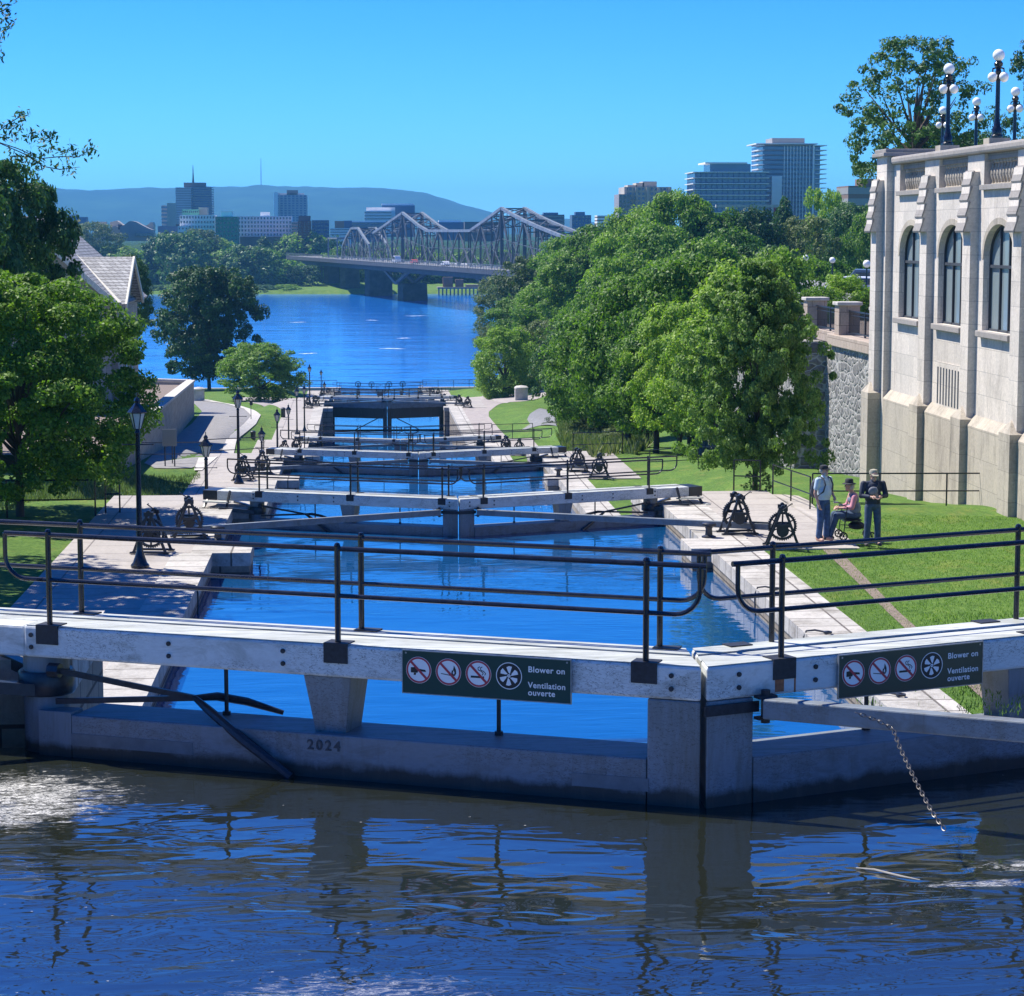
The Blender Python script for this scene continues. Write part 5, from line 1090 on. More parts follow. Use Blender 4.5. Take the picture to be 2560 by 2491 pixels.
tree('d1',2330,300,430,160,140,'dark tree behind the elm on the terrace',crown_from=.05,z=1.0)
tree('elm',2640,75,420,240,105,'tree cut by the right edge above the terrace',crown_from=.2,z=1.0)
# foliage hanging into the frame from a tree outside it on the left
ov=empty('overhanging_tree',(-12.2,48.2,ground(-12.2,48.2))); tag(ov,'tree outside the left edge whose leafy twigs hang into the sky','tree')
rg=np.random.default_rng(5); V,C=crown(97,shp['broad'],150,.10,130,.017,.6)
V=V*np.array([9.6,9.8,9.0])+np.array([-1.4,0,4.3]); 
def twig_leaves(pts,n,rad,size):
    P=[]; 
    for i in range(n):
        k=rg.integers(0,len(pts)); P.append(np.array(pts[k])+rg.normal(size=3)*rad)
    return leaf_quads(np.array(P),np.tile([0,-.6,.5],(n,1)),size,rg,.36,.9)
tw=MB(); LV=[V]; base=Vector(ov.location)
def twig(pxs,D,clus,n=15,rad=.075,size=.062):
    P=[atD(x,y,D)-base for x,y in pxs]; tw.tube(P,[.022]+[.012]*(len(P)-2)+[.004],6)
    for (x,y) in clus: c=atD(x,y,D)-base; LV.append(twig_leaves([tuple(c)],n,rad,size))
twig([(-140,380),(0,357),(45,372),(100,397),(150,392),(195,393),(225,375)],50,[(60,390),(75,402),(92,405),(125,372),(138,380),(110,382),(158,393),(175,372),(180,385),(212,385),(228,373),(222,378),(30,392),(25,372),(48,405)])
twig([(-140,360),(-20,350),(60,385),(110,417),(150,424),(200,418)],49,[(88,408),(70,400),(105,412),(140,418),(172,422),(178,428),(95,396)])
twig([(-140,380),(-20,340),(20,310),(45,295),(60,278)],50.5,[(5,318),(18,325),(30,312),(45,320),(48,298),(60,283),(52,288),(75,335),(90,345),(105,338),(125,335),(60,340),(40,340),(20,345),(5,340),(135,345),(115,350),(80,352)])
twig([(-120,60),(-20,40),(10,25),(30,10)],50,[(5,20),(15,30),(25,8),(12,50),(20,60),(8,72),(5,90),(22,40),(-5,110),(2,140)])
tw.tube([Vector((0,0,0)),Vector((.05,0,2.5)),Vector((.1,0,5))],[.28,.2,.12],10)
for a in range(9): tw.tube([Vector((.1,0,3+a*.3)),Vector((1.6*math.cos(a*2.1),1.6*math.sin(a*2.1),5+a*.3)),Vector((3.0*math.cos(a*2.1)-.8,3.0*math.sin(a*2.1),6+a*.3))],[.1,.06,.02],6)
st=atD(-140,380,50)-base; tw.tube([Vector((.1,0,5)),st*.5+Vector((0,0,3.4)),st],[.09,.05,.024],6); tw.tube([Vector((.1,0,6)),(atD(-120,60,50)-base)*.6+Vector((0,0,3)),atD(-120,60,50)-base],[.07,.04,.02],6)
tw.build('trunk',[M['bark']],ov,True); VV=np.vstack(LV); me=np_mesh('crown',VV,len(VV)//4,M['leaf_dark']); o=bpy.data.objects.new('crown',me); COL.objects.link(o); o.parent=ov
# far river bank trees
fb=[(100,575,120,'g'),(150,600,110,'f'),(235,556,125,'o'),(180,560,100,'o'),(290,615,120,'f'),(345,628,125,'f'),(395,598,90,'c'),(425,585,110,'g'),(465,578,110,'g'),(500,572,110,'o'),(545,600,100,'f'),(585,622,110,'f'),(620,612,110,'g'),(650,622,110,'f'),(690,605,90,'c'),(700,662,85,'f'),(735,590,110,'f'),(775,582,105,'f'),(812,590,95,'g'),(60,610,120,'g'),(660,590,90,'c'),(720,655,90,'f'),(755,662,80,'g'),(685,652,85,'f'),(735,670,70,'f')]
for i,(x,t,w,k) in enumerate(fb):
    D=(840+rnd.uniform(0,50)) if x<690 or t>650 else 975; kk={'f':('f0','f1'),'g':('g0','g1'),'o':('o0','o1'),'c':('c0',)}[k]
    tree(kk[i%len(kk)],x,t,715 if k!='f' or t<620 else 722,w*1.15,D,'one of the %s trees on the far river bank left of the bridge'%({'f':'mid green','g':'dark green','o':'olive brown','c':'pointed dark'}[k]),'%s trees on the far bank'%({'f':'mid green','g':'dark green','o':'olive brown','c':'pointed dark'}[k]),.04)
for i in range(17):
    x=835+i*27+rnd.uniform(-6,6); D=880+rnd.uniform(-15,30); kk=('f0','f1','g0','g1')[i%4]
    tree(kk,x,640-14*math.sin(i*1.7)+rnd.uniform(-8,8),712,85,D,'one of the trees on the far bank seen under and through the bridge','trees on the far bank behind the bridge',.03)
for i in range(9):
    x=340+i*46; bush(('f0','g0')[i%2],x+rnd.uniform(-8,8),712,731,70,822,'one of the low bushes along the far waterline','bush','bush','low bushes along the far waterline')
# undergrowth and tall grass on the right slope
def blades(name,poly,n,h,label,seed,wd=.02,mat='weed'):
    rg=np.random.default_rng(seed); P=[atG(*q) for q in poly]; xs=[p.x for p in P]; ys=[p.y for p in P]
    B=[]; 
    while len(B)<n:
        x=rg.uniform(min(xs),max(xs)); y=rg.uniform(min(ys),max(ys)); ins=False; j=len(P)-1
        for i in range(len(P)):
            if (P[i].y>y)!=(P[j].y>y) and x<(P[j].x-P[i].x)*(y-P[i].y)/(P[j].y-P[i].y)+P[i].x: ins=not ins
            j=i
        if ins: B.append((x,y,ground(x,y)))
    B=np.array(B); hh=h*(.5+rg.random(n))[:,None]; ln=rg.normal(size=(n,3))*.3; ln[:,2]=1; ln/=np.linalg.norm(ln,axis=1)[:,None]; s=rg.normal(size=(n,3)); s[:,2]=0; s/=np.linalg.norm(s,axis=1)[:,None]
    V=np.empty((n,4,3)); V[:,0]=B-s*wd; V[:,1]=B+s*wd; V[:,2]=B+ln*hh+s*wd*.3; V[:,3]=B+ln*hh*.98-s*wd*.3
    me=np_mesh(name,V.reshape(-1,3),n,M[mat]); o=bpy.data.objects.new(name,me); COL.objects.link(o); tag(o,label,'tall grass',None,'stuff')
blades('tall_grass',[(1395,1000),(1400,1110),(1480,1150),(1560,1135),(1620,1120),(1640,1060),(1500,1000)],26000,.55,'pale tall grass and weeds under the trees at the edge of the right lawn',3,.05)
blades('lawn_blades',[(1920,1385),(2090,1510),(2400,1790),(2900,1790),(2900,1290),(2100,1290)],90000,.03,'short mown grass blades covering the right lawn',8,.005,'leaf_bright')
blades('grass_tufts',[(0,1290),(500,1200),(500,1185),(300,1185),(0,1220)],9000,.14,'tufts of unmown grass along the left lawn',4,.014)
for i,(x,t,b,w,D,l) in enumerate([(1420,1010,1100,100,170,'olive shrub at the lower edge of the wood near the grey path'),(1480,1040,1120,120,150,'olive shrub under the maples'),(1545,1070,1140,110,135,'pale shrub between the grass and the trunks'),(1370,880,1000,130,240,'grey green shrub behind the round tree'),(1330,850,960,120,290,'grey green shrub above the rocky bank'),(1240,815,880,100,330,'olive shrub on the rocky river bank')]):
    bush(('o0','o1')[i%2],x,t,b,w,D,l)
# rocks on the bank
mb=MB()
for i in range(60):
    x=rnd.uniform(1180,1260); D=rnd.uniform(395,470); p=atD(x,815,D); b=lerpts(BANK,D); X=b+rnd.uniform(-1,5); s_=rnd.uniform(.7,1.8); o=len(mb.v); mb.sphere((X,D,-21.9+max(0,(X-b))*.35),s_,6)
    for j in range(o,len(mb.v)): v=Vector(mb.v[j]); mb.v[j]=tuple(v+Vector((rnd.uniform(-.3,.3),rnd.uniform(-.3,.3),rnd.uniform(-.3,.3)))*s_)
mb.build('bank_rocks',[M['rock']],None,label='pale broken rocks spilling into the river below the right bank trees',cat='rocks',kind='stuff')
# ---------------------------------------------------------------- museum house
mh=empty('stone_house',(-14.1,130,-13)); tag(mh,'old stone house with weathered shingle roof and cross gable behind the maple','house'); O=Vector((-14.1,130,-13))
x0,x1=-14.1,-24.0; y0,y1=130,146; ez=-3.95; rz_=.75; xm=(x0+x1)/2
mb=MB(); mb.box((x1,y0,-17),(x0,y1,ez)); mb.prism([(x1,y0,ez+.001),(x0,y0,ez+.001),(xm,y0,rz_-.15)],(0,y1-y0,0)); 
gy0,gy1=130.2,139.8; gm=135; gz=-1.65
mb.prism([(x0+.001,gy0+1,ez-.2),(x0+.001,gy1-1,ez-.2),(x0+.001,gm,gz-.2)],(.0,0,0)) if False else None
mb.box((x0-3,gy0+.5,-17),(x0+.35,gy1-.5,ez-.01)); mb.prism([(x0+.35,gy0+.5,ez),(x0+.35,gy1-.5,ez),(x0+.35,gm,gz-.25)],(-3,0,0))
BB(mb,'wall',[M['museum_stone']],mh)
def slab(P,th=.18):
    a,b,c=[Vector(p) for p in P[:3]]; n=(b-a).cross(c-a).normalized(); 
    if n.z<0: n=-n
    return [Vector(p) for p in P],n*th
mb=MB(); 
for P in ([(x0+.5,y0-.5,ez-.25),(x0+.5,y1+.5,ez-.25),(xm,y1+.5,rz_),(xm,y0-.5,rz_)],[(x1-.5,y0-.5,ez-.25),(x1-.5,y1+.5,ez-.25),(xm,y1+.5,rz_),(xm,y0-.5,rz_)]): p_,n_=slab(P); mb.prism(p_,n_)
xr=x0-( (gz-ez)/((rz_-ez)/(x0-xm)) )
for yy in (gy0-.3,gy1+.3): P=[(x0+.9,yy,ez-.3),(x0+.9,gm,gz),(xr-.3,gm,gz),(x0+.2,yy,ez-.3)]; p_,n_=slab(P,.22); mb.prism(p_,n_)
BB(mb,'roof',[M['museum_roof']],mh)
mb=MB()
for yy in (gy0-.3,gy1+.3): mb.bar((x0+.93,yy,ez-.22),(x0+.93,gm,gz+.1),.12,.3)
mb.bar((x0+.5,y0-.55,ez-.2),(xm,y0-.55,rz_+.05),.12,.3); mb.bar((x0+.55,gy0-.35,ez-.05),(xr-.1,gm,gz+.3),.28,.10); BB(mb,'barge_board',[M['trim']],mh)
for (yy,zz) in ((gm-.1,-3.9),(gm-.1,-7.5),(gm+3,-7.5)): mb=MB(); mb.box((x0+.351,yy-.45,zz-.75),(x0+.40,yy+.45,zz+.55)); BB(mb,'window',[M['glass_dark']],mh)
# ---------------------------------------------------------------- steel bridge
br=empty('steel_bridge',(16.5,724,-22)); tag(br,'long grey steel truss bridge with two peaked towers crossing the river','bridge'); O=Vector((16.5,724,-22))
def bx(D): return 16.6+.186*(724-D)
BD=Vector((-.186,1,0)).normalized(); BN=Vector((1,.186,0)).normalized()
def bp_(D,off,z): return Vector((bx(D),D,z))+BN*off
DZ=-9.7
prof=[(828,-4.8),(820,-1.5),(811,1.2),(799,1.3),(789,-1.6),(779,-4.4),(771,-.4),(755,1.6),(739,3.8),(723,5.9),(711,3.9),(699,1.8),(687,.3),(672,.3),(660,.3),(646,.3),(632,.3),(620,2.2),(608,4.2),(597,6.1),(586,4.4),(575,2.9),(561,1.2),(547,-.3),(535,-1.6),(520,-2.3)]
for off in (-3.1,3.1):
    ch=MB(); wb=MB()
    for (a,za),(b,zb) in zip(prof,prof[1:]):
        if (a,b)==(779,771): continue
        ch.bar(bp_(a,off,za),bp_(b,off,zb),.75,.75)
    ch.bar(bp_(828,off,-4.8),bp_(831,off,DZ),.6,.6); ch.bar(bp_(779,off,-4.4),bp_(776,off,DZ),.6,.6); ch.bar(bp_(771,off,-.35),bp_(771,off,DZ),.5,.6)
    BB(ch,'top_chord',[M['bridge_light']],br)
    for i,((a,za),(b,zb)) in enumerate(zip(prof,prof[1:])):
        if (a,b)==(779,771): continue
        w=.9 if a in (723,597) else .38
        wb.bar(bp_(a,off,za),bp_(a,off,DZ),w,w)
        wb.bar(bp_(a,off,za if i%2 else DZ),bp_(b,off,DZ if i%2 else zb),.34,.42)
        if abs(za)<9: wb.bar(bp_(a,off,DZ if i%2 else za*.5+DZ*.5),bp_(b,off,zb*.5+DZ*.5 if i%2 else DZ),.16,.22); wb.bar(bp_(a,off,(za+DZ)/2),bp_(b,off,(zb+DZ)/2),.14,.18)
        m=(a+b)/2; wb.bar(bp_(m,off,(za+zb)/2),bp_(m,off,DZ),.16,.2); wb.bar(bp_(a,off,DZ if i%2 else za),bp_(m,off,(DZ+(za+zb)/2)/2),.14,.2)
    BB(wb,'truss_web',[M['bridge']],br)
for i,(a,za) in enumerate(prof):
    if za>-3:
        mb=MB()
        mb.bar(bp_(a,-3,za-.1),bp_(a,3,za-.1),.35,.35); b,zb=prof[min(i+1,len(prof)-1)]
        if zb>-3: mb.bar(bp_(a,-3,za),bp_(b,3,zb),.22,.22); mb.bar(bp_(a,3,za),bp_(b,-3,zb),.22,.22)
        if za>1: mb.bar(bp_(a,-3,za-3),bp_(a,3,za-3),.3,.3); mb.bar(bp_(a,-3,za-3),bp_(a,3,za-.2),.2,.2); mb.bar(bp_(a,3,za-3),bp_(a,-3,za-.2),.2,.2)
        BB(mb,'wind_bracing',[M['bridge']],br)

for D in (859,840):
    mb=MB(); mb.bar(bp_(D,-3.1,DZ),bp_(D,-3.1,-2.6),.6,.6); mb.bar(bp_(D,3.1,DZ),bp_(D,3.1,-2.6),.6,.6); mb.bar(bp_(D,-3.3,-2.4),bp_(D,3.3,-2.4),.6,.7); BB(mb,'portal',[M['bridge_light']],br)
mb=MB(); mb.bar(bp_(859,-3.1,-2.4),bp_(840,-3.1,-2.4),.4,.5); mb.bar(bp_(859,3.1,-2.4),bp_(840,3.1,-2.4),.4,.5); BB(mb,'portal_tie',[M['bridge_light']],br)
# deck, fascia and railing
mb=MB(); e0,e1=928,440
mb.prism([bp_(e0,-8.2,DZ-.9),bp_(e0,5,DZ-.9),bp_(e1,5,DZ-.9),bp_(e1,-8.2,DZ-.9)],(0,0,.9)); BB(mb,'deck',[M['deck']],br)
mb=MB(); mb.bar(bp_(e0,-8.3,DZ-.7),bp_(e1,-8.3,DZ-.7),.2,1.1); mb.bar(bp_(e0,-6.5,DZ-1.9),bp_(e1,-6.5,DZ-1.9),.5,1.8); mb.bar(bp_(e0,3,DZ-1.9),bp_(e1,3,DZ-1.9),.5,1.8); BB(mb,'girder',[M['bridge_dark']],br)
mb=MB(); 
for z_ in (.2,.55,.9,1.25): mb.bar(bp_(e0,-8.3,DZ+z_),bp_(e1,-8.3,DZ+z_),.08,.10)
D=e1
while D<e0: mb.bar(bp_(D,-8.3,DZ-.2),bp_(D,-8.3,DZ+1.3),.12,.12); D+=3
BB(mb,'railing',[M['bridge_light']],br)
for D in (866,835,790,734,606):
    mb=MB(); cx=bx(D); w=4.2 if D>730 else 4.2; dd=3.2 if D>780 else 4.0; zt={866:-12,835:-12,790:-12.3,734:-16.5,606:-16.5}[D]
    oa,ob={866:(-3.6,2),835:(-3,3.8)}.get(D,(-2.6,6.6))
    def ring(z_,f): return [bp_(D-dd*f*.5,oa+1.4,z_),bp_(D-dd*f*.5,ob*f,z_),bp_(D+dd*f*.5,ob*f,z_),bp_(D+dd*f*.5,oa+1.4,z_),bp_(D,oa,z_)]
    r0,r1=ring(-26,1.06),ring(zt,1.0); n=5; mb.add(r0+r1,[tuple(range(n))[::-1],tuple(range(n,2*n))]+[(i,(i+1)%n,n+(i+1)%n,n+i) for i in range(n)]); BB(mb,'pier',[M['pier_stone']],br)
for D in (734,606):
    for off in (-3,3):
        mb=MB()
        for t in (-26,26): mb.bar(bp_(D,off,-16.4),bp_(D+t,off,-11),.9,.9); mb.bar(bp_(D+t*.5,off,-13.7),bp_(D+t*.5,off,-11),.35,.35); mb.bar(bp_(D+t*.25,off,-15),bp_(D+t*.5,off,-11),.3,.3)
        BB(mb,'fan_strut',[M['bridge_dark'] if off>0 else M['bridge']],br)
for i in range(7):
    D=862+i*11; 
    for off in (-5,3): mb=MB(); mb.bar(bp_(D,off,-21.5),bp_(D+1.5,off,DZ-1),.45,.45); mb.bar(bp_(D+6,off,-21.5),bp_(D+4,off,DZ-1),.45,.45); BB(mb,'trestle_leg',[M['bridge']],br)
p=bp_(716,-6.6,DZ); make_car(p,math.atan2(BD.y,BD.x),M['car_white'],'white van driving across the bridge near the left tower',True,1.1)
p=bp_(648,-6.6,DZ); make_car(p,math.atan2(BD.y,BD.x),M['car_white'],'white car driving across the middle of the bridge')
p=bp_(690,-6.6,DZ); make_car(p,math.atan2(BD.y,BD.x),M['b_red'],'red car driving across the bridge behind the white van')
# wharf beyond the bridge
p=atD(1150,732,800); wf=empty('old_wharf',(p.x,800,-22)); tag(wf,'old timber wharf with piles and small sheds beyond the bridge','wharf')
mb=MB(); mb.box((-8,-4,2.2),(8,4,2.8)); mb.build('wharf_deck',[M['wharf']],wf)
for i in range(12): mb=MB(); mb.box((-7.8+i*1.35,-4,-3),(-7.3+i*1.35,-3.5,2.19)); mb.build('pile',[M['wharf']],wf)
mb=MB(); mb.box((-6,-1,2.81),(-2.5,2,6.2)); mb.box((-1.6,-1,2.81),(1.2,2,5.4)); mb.build('shed',[M['b_brown']],wf); mb=MB(); mb.box((2,-2,2.81),(7.6,2,3.6)); mb.build('rail_wall',[M['wharf']],wf)
p=atD(1170,683,870); mb=MB(); mb.box((-9,-3,0),(9,3,2.2)); mb.prism([(-10,-4,2.21),(10,-4,2.21),(10,0,3.6),(-10,0,3.6)],(0,.3,.2)); o=mb.build('boathouse',[M['b_pale']],None,label='low boathouse with pale roof on the far bank under the bridge',cat='building'); o.location=p
# ---------------------------------------------------------------- city
def block(name,label,x0,x1,yt,yb,D,dep,mat,bands=None,win=None,side=None,top=None,wmat='glass_dark',rot=0,cat='building'):
    a=atD(x0,yb,D); b=atD(x1,yt,D); W_=b.x-a.x; H=b.z-a.z; r=empty(name,((a.x+b.x)/2,D,a.z)); tag(r,label,cat); h=W_/2
    mb=MB(); mb.box((-h,0,-6),(h,dep,H)); mb.build('wall',[M[mat]],r)
    if bands:   # storeys of continuous glazing
        n,fr=bands
        for k in range(n):
            z0=H*(k+.25)/n; mb=MB(); mb.box((-h-.06,-.06,z0),(h+.06,dep*.98,z0+H/n*fr)); mb.build('window_band',[M[wmat]],r)
    if win:
        c,n,fw_,fh=win; pm_=MB(); pw_=W_/c; phh=H/n; pm_.box((-pw_*fw_/2,-.12,-phh*fh/2),(pw_*fw_/2,-.001,phh*fh/2)); first=None
        for i in range(c):
            for j in range(n):
                if first is None: first=o=pm_.build('window',[M[wmat]],r)
                else: o=first.copy(); COL.objects.link(o); o.parent=r
                o.location=(-h+pw_*(i+.5),0,phh*(j+.5))
    if top:
        for (u0,u1,hh,m) in top: mb=MB(); mb.box((-h+W_*u0,dep*.2,H+.001),(-h+W_*u1,dep*.8,H+hh)); mb.build('roof_plant',[M[m]],r)
    return r
YB=600
t1=block('office_tower','grey office tower with shade-darkened right half and roof mast behind the mint building',478,529,468,YB,1300,20,'b_blue',bands=(22,.45))
t1b=block('office_tower_lit_face','left face of the grey office tower, painted pale as if sunlit',441,477,469,YB,1295,22,'b_pale',bands=(22,.4),wmat='b_grey')  # sunlit and shaded faces of one tower put into two facade colours
t1b.parent=None
mb=MB(); p=atD(486,457,1306); mb.box((-6,0,-2.5),(6,10,0)); mb.build('roof_house',[M['b_dark']],t1).location=Vector((p.x,p.y,p.z))-t1.location
mb=MB(); a=atD(483,457,1310)-t1.location; mb.tube([a,a+Vector((0,0,4)),a+Vector((0,0,9.8))],[.7,.4,.15],6); mb.build('mast',[M['b_dark']],t1)
block('apartment_slab','narrow beige slab left of the grey office tower',419,438,508,YB,1250,8,'b_beige'); block('apartment_slab','pale banded slab at the left of the narrow beige one',405,418,514,YB,1260,8,'b_pale',bands=(9,.5),wmat='glass_blue')
block('apartment_building','white apartment building with arched bays below the mint roof',450,537,538,597,980,14,'b_white',win=(12,5,.45,.5)); block('apartment_building','mint green set back top storeys behind the white apartment building',456,496,524,560,1000,10,'b_mint',win=(8,3,.5,.4)); block('apartment_building','beige set back block right of the mint storeys',497,518,519,560,1005,10,'b_beige')
block('apartment_building','low white stepped building left of the white apartments',445,470,566,600,975,8,'b_white',win=(3,3,.4,.4))
block('apartment_building','vivid dark green apartment building between the white ones',539,593,542,606,960,14,'b_green',win=(6,6,.42,.42),top=[(.25,.75,2.2,'b_white')])
block('apartment_building','long white apartment building with balconies in columns',594,729,541,592,985,14,'b_white',win=(17,5,.45,.55),top=[(.42,.58,1.8,'b_white')])
mb=MB(); block('apartment_building','dark base storey under the long white apartments',600,735,592,600,975,8,'b_brown'); block('apartment_building','small grey block with balconies beside the long white apartments',730,744,556,592,980,8,'b_pale',bands=(5,.5))
block('brick_tower','red brick apartment block right of the long white apartments',745,777,553,600,970,12,'b_brick',win=(3,8,.3,.35),top=[(.05,.95,2.2,'b_dark')])
block('apartment_building','dark grey apartment block right of the red brick one',780,822,551,600,1000,12,'b_blue',win=(6,5,.6,.4))
block('residential_tower','pale residential tower rising behind the long white apartments',690,767,488,560,1500,20,'b_pale',win=(8,12,.62,.62),top=[(.35,.7,3.2,'b_dark'),(.0,.9,1.2,'b_pale')],wmat='b_blue')
block('residential_tower','white lift slab at the left side of the pale tower',686,694,481,560,1490,18,'b_white')
block('institution','white building with grey drum top behind the left bridge tower',912,978,528,566,1250,14,'b_white',bands=(5,.4)); block('institution','grey box on the white building behind the left bridge tower',955,1037,514,566,1280,14,'b_blue',top=[(.0,.98,1.0,'b_white')])
block('institution','white roof slab on the stepped building behind the bridge',916,988,519,527,1262,12,'b_white')
block('office_block','flat teal office block left of the left bridge tower',880,965,556,575,1150,10,'b_blue',bands=(3,.5),top=[(.0,1,.5,'b_white')]); block('office_block','small brown red block above the trees left of the bridge',837,860,553,575,1150,8,'b_brown'); block('office_block','white banded building above the trees left of the bridge',826,878,571,590,1120,10,'b_white',bands=(3,.35)); block('office_block','blue grey block left of the teal office',858,880,552,576,1170,8,'b_blue')
block('office_block','flat dark office block right of the right bridge tower',1338,1411,537,562,1100,12,'b_dark',bands=(3,.4),top=[(.3,.8,1,'b_blue')]); block('office_block','blue grey office block behind the river bank trees',1430,1478,538,575,1100,12,'b_blue',win=(6,4,.5,.5),top=[(.2,.7,1.5,'b_blue')]); block('office_block','white banded building just left of the beige apartments',1493,1527,539,580,900,10,'b_white',bands=(5,.4),wmat='b_brown')
block('office_block','long low grey roofs behind the middle of the bridge',1090,1160,556,572,1200,12,'b_blue',top=[(.1,.9,1,'b_white')]); block('office_block','long low dark block behind the right half of the bridge',1162,1250,555,575,1180,12,'b_dark'); block('office_block','low white box behind the white apartments far left',160,215,543,575,1300,10,'b_blue',top=[(.2,.5,1.5,'b_white')])
block('office_block','dark low block left of the apartments',395,455,566,598,1000,10,'b_blue'); block('office_block','dark red low block beside the museum',440,458,560,580,1050,8,'b_brown')
# curved museum
cm=empty('museum',atD(310,600,900)); tag(cm,'beige museum with waving curved roof lines on the far bank','museum'); o0=Vector(cm.location)
def curvy(x0,x1,pts,D,dep,m):
    P=[atD(x0,603,D)]+[atD(x,y,D) for x,y in pts]+[atD(x1,603,D)]; mb=MB(); mb.prism([p-o0 for p in P],(0,dep,0)); mb.build('wing',[M[m]],cm)
curvy(237,300,[(237,573),(270,572),(290,566),(300,568)],900,12,'b_beige'); curvy(300,385,[(300,568),(312,562),(322,554),(330,553),(340,555),(352,562),(368,570),(378,574),(382,575)],896,10,'b_grey'); curvy(275,312,[(275,556),(292,552),(298,556),(304,561),(312,564)],905,8,'b_beige'); curvy(352,384,[(352,562),(360,566),(370,562),(376,556),(382,556),(384,562)],905,8,'b_beige'); curvy(237,262,[(237,555),(262,555)],908,8,'b_beige'); curvy(60,180,[(60,560),(178,560)],905,10,'b_grey')
mb=MB(); mb.box((-2.2,-.1,4),(-.6,-.01,6)); mb.build('window',[M['b_dark']],cm); mb=MB(); mb.box((5,-5,1.4),(12,-4.5,2.6)); mb.build('window',[M['glass_dark']],cm)
block('pavilion','small white canopy roof beside the museum',392,425,586,592,890,5,'b_copper',cat='pavilion'); 
# hill-top buildings on the right
r=block('apartment_building','beige stepped apartment building with dark windows above the right trees',1560,1678,468,560,640,14,'b_beige',win=(11,8,.55,.5),top=[(.28,.45,1.2,'b_beige'),(.42,.72,1.6,'b_beige'),(.1,.3,.6,'b_beige')],wmat='glass_blue')
r=block('apartment_building','lower left wing of the beige apartment building',1547,1575,486,560,636,12,'b_grey',win=(3,6,.5,.5))
for i in range(5):
    mb=MB(); x=-6.3+i*3.15; mb.box((x-.35,-.6,-2),(x+.35,-.13,10.2)); mb.build('pilaster',[M['b_beige']],[o for o in S.objects if o.get('label','').startswith('beige stepped')][0])
mid=block('glass_apartments','lower glass apartment block beside the tall glass tower',1738,1915,432,560,600,16,'b_blue',bands=(9,.6),wmat='glass_blue')
def slabs(r,W_,H,n,dep,over=.6,m='b_slab',x0=None):
    for k in range(n+1): mb=MB(); z=H*k/n; mb.box(((-W_/2-over) if x0 is None else x0,-over,z-.1),(W_/2+over,dep,z+.1)); mb.build('floor_slab',[M[m]],r)
W1=atD(1915,432,600).x-atD(1738,432,600).x; H1=(432-560)/-FPX*600*1.0
slabs(mid,W1,H1,9,15,.7); mb=MB(); mb.box((-W1/2+4,1,H1+.15),(W1/2-4,12,H1+2.2)); mb.build('penthouse',[M['glass_blue']],mid); mb=MB(); mb.box((-W1/2+2.6,.2,H1+2.21),(W1/2-5,13,H1+2.6)); mb.build('penthouse_roof',[M['b_slab']],mid)
for k in range(14): mb=MB(); x=-W1/2+W1*k/13; mb.box((x-.12,-.2,0),(x+.12,.02,H1)); mb.build('mullion',[M['b_blue']],mid)
tw_=block('glass_tower','tall dark blue glass tower with white edged balconies on the hill',1905,2050,366,565,620,18,'b_blue',bands=(17,.62),wmat='glass_blue')
W2=atD(2050,366,620).x-atD(1905,366,620).x; H2=(565-366)/FPX*620
for k in range(18):
    z=H2*k/17
    for (xa,xb) in ((-W2/2-1.3,-W2/2+.4),(W2/2-1.5,W2/2+1.6)): mb=MB(); mb.box((xa,-1.0,z-.08),(xb,10,z+.14)); mb.build('balcony',[M['b_slab']],tw_)
    mb=MB(); mb.box((-W2/2+.41,-.25,z-.05),(W2/2-1.51,-.061,z+.09)); mb.build('floor_slab',[M['b_grey']],tw_)
mb=MB(); mb.box((W2/2-2.2,-.6,0),(W2/2-1.7,-.1,H2)); mb.build('fin',[M['b_slab']],tw_); mb=MB(); mb.box((-W2/2-2,-1.2,H2+.3),(W2/2-1,14,H2+.6)); mb.build('roof_slab',[M['b_slab']],tw_); mb=MB(); mb.box((-W2/2+3,2,H2+.601),(W2/2-4,12,H2+2.1)); mb.build('roof_plant',[M['b_grey']],tw_)
mb=MB(); mb.box((-W2/2+2.6,-.5,.5),(-W2/2+5.4,-.26,H2*.62)); mb.build('grey_panel',[M['b_slab']],tw_); mb=MB(); mb.box((-W2/2+3.2,-.8,3.0),(-W2/2+6.6,-.51,5.2)); mb.build('red_panel',[M['b_red']],tw_)
for k in range(9): mb=MB(); x=-W2/2+6+k*(W2-9)/8; mb.box((x-.1,-.3,0),(x+.1,-.252,H2)); mb.build('mullion',[M['b_slab']],tw_)
block('office_block','brown office building at the left edge of the stone building',2120,2195,465,520,560,14,'b_brown',bands=(2,.6),wmat='b_grey',top=[(.55,.95,1.8,'b_brown')])
# retaining strips and pale road seen through the hill trees
for (x0,x1,y,D,l) in ((1790,1945,512,300,'pale low terrace wall on the hill below the glass buildings'),):
    a=atD(x0,y+5,D); b=atD(x1,y,D); mb=MB(); mb.box((a.x,D,a.z-.1),(b.x,D+.6,b.z)); mb.build('terrace_wall',[M['kerb']],None,label=l,cat='wall')
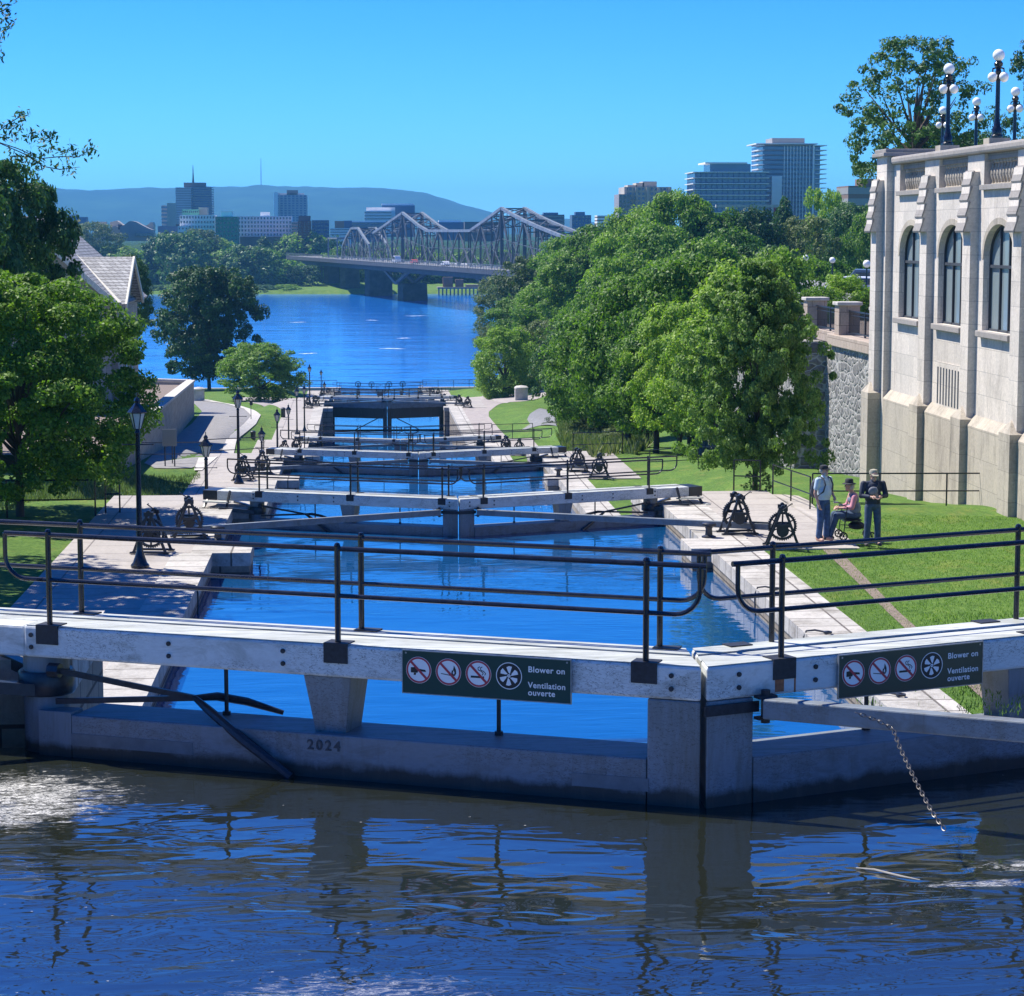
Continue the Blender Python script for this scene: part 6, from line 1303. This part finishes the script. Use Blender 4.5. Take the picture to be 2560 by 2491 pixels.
# far canopy between the city and the hills
def heightmesh(name,xs,ys,fn,mat,**t):
    V=np.array([(x*y if abs(x)<3 else x, y, fn(x,y)) for y in ys for x in xs]); nx=len(xs); me=bpy.data.meshes.new(name); F=[(j*nx+i,j*nx+i+1,(j+1)*nx+i+1,(j+1)*nx+i) for j in range(len(ys)-1) for i in range(nx-1)]
    me.from_pydata(V.tolist(),[],F); me.materials.append(mat); me.polygons.foreach_set('use_smooth',[True]*len(me.polygons)); o=bpy.data.objects.new(name,me); COL.objects.link(o); tag(o,**t); return o
ys=[905*1.022**i for i in range(86)]
def canopy(x,y):
    X=x*y; n=mnoise.noise(Vector((X*.09,y*.03,1)))*2.6+mnoise.noise(Vector((X*.03,y*.012,4)))*3.4+mnoise.noise(Vector((X*.006,y*.002,7)))*4
    return -17+6.2*min(1,(y-904)/30)+n+ (4.5*sstep(900,3000,y))
heightmesh('distant_woods',list(np.linspace(-.24,.27,420)),ys,canopy,M['canopy'],label='distant green tree cover spreading behind the city up to the hills',cat='wood',kind='stuff')
ridge=[(-300,478),(60,468),(110,470),(190,476),(250,479),(330,475),(440,473),(600,470),(780,470),(900,473),(1010,478),(1060,485),(1110,498),(1170,515),(1230,533),(1260,542),(1340,541),(1430,551),(1520,560),(1700,566),(2600,566)]
def hillz(x,y):
    px_=FPX*(x-YAW)+1280; rz=(580-lerpts(ridge,px_))/FPX*6200
    t=sstep(4600,6200,y)**.9; t2=t if y<=6200 else 1-.25*sstep(6200,8000,y)
    n=mnoise.noise(Vector((x*60,y*.004,0)))*16*t2*(1-sstep(5900,6200,y))+mnoise.noise(Vector((x*y*.02,y*.008,3)))*4
    return -14+(rz+14)*t2+n*(.9 if t>0 else 0)
heightmesh('hills',list(np.linspace(-.26,.30,260)),[4500,4700,4900,5100,5300,5450,5600,5750,5900,6000,6100,6200,6400,7000,8000],hillz,M['hill'],kind='structure')
a=atD(653,472,6150); mb=MB(); mb.tube([(0,0,-5),(0,0,45),(0,0,80)],[1.6,1.2,.5],6); o=mb.build('radio_mast',[M['b_pale']],None,label='thin radio mast standing on the hill ridge',cat='mast'); o.location=a
# haze
mb=MB(); mb.box((-2500,-80,-28),(2600,8100,150)); m,n,b=newmat('air_haze'); n.nodes.remove(b); v=N(n,'ShaderNodeVolumePrincipled'); v.inputs['Color'].default_value=(.18,.56,1,1); v.inputs['Density'].default_value=.00013; v.inputs['Anisotropy'].default_value=.2
n.links.new(v.outputs[0],n.nodes['Material Output'].inputs['Volume']); mb.build('haze',[m],None,kind='stuff',label='thin blue haze filling the air over the river and city',cat='haze')


mb=MB()
for (x,y,w) in ((745,806,46),(930,801,34),(1040,790,60),(1010,846,40),(770,884,50),(980,872,70),(640,905,34)):
    D=22*FPX/(y-580); p=atH(x,y,-21.985); L=w*D/FPX; n_=9; o=len(mb.v)
    for i in range(n_+1):
        u=i/n_; th=.55*math.sin(math.pi*u)*(1+.4*math.sin(i*2.3)); xx=p.x-L/2+L*u; yy=p.y+.8*math.sin(u*5+x)
        mb.v+= [(xx,yy-th*1.6,-21.985),(xx,yy+th*1.6,-21.985)]
    for i in range(n_): mb.f.append((o+2*i,o+2*i+2,o+2*i+3,o+2*i+1)); mb.m.append(0)
mb.build('river_foam',[M['foam']],None,kind='structure')
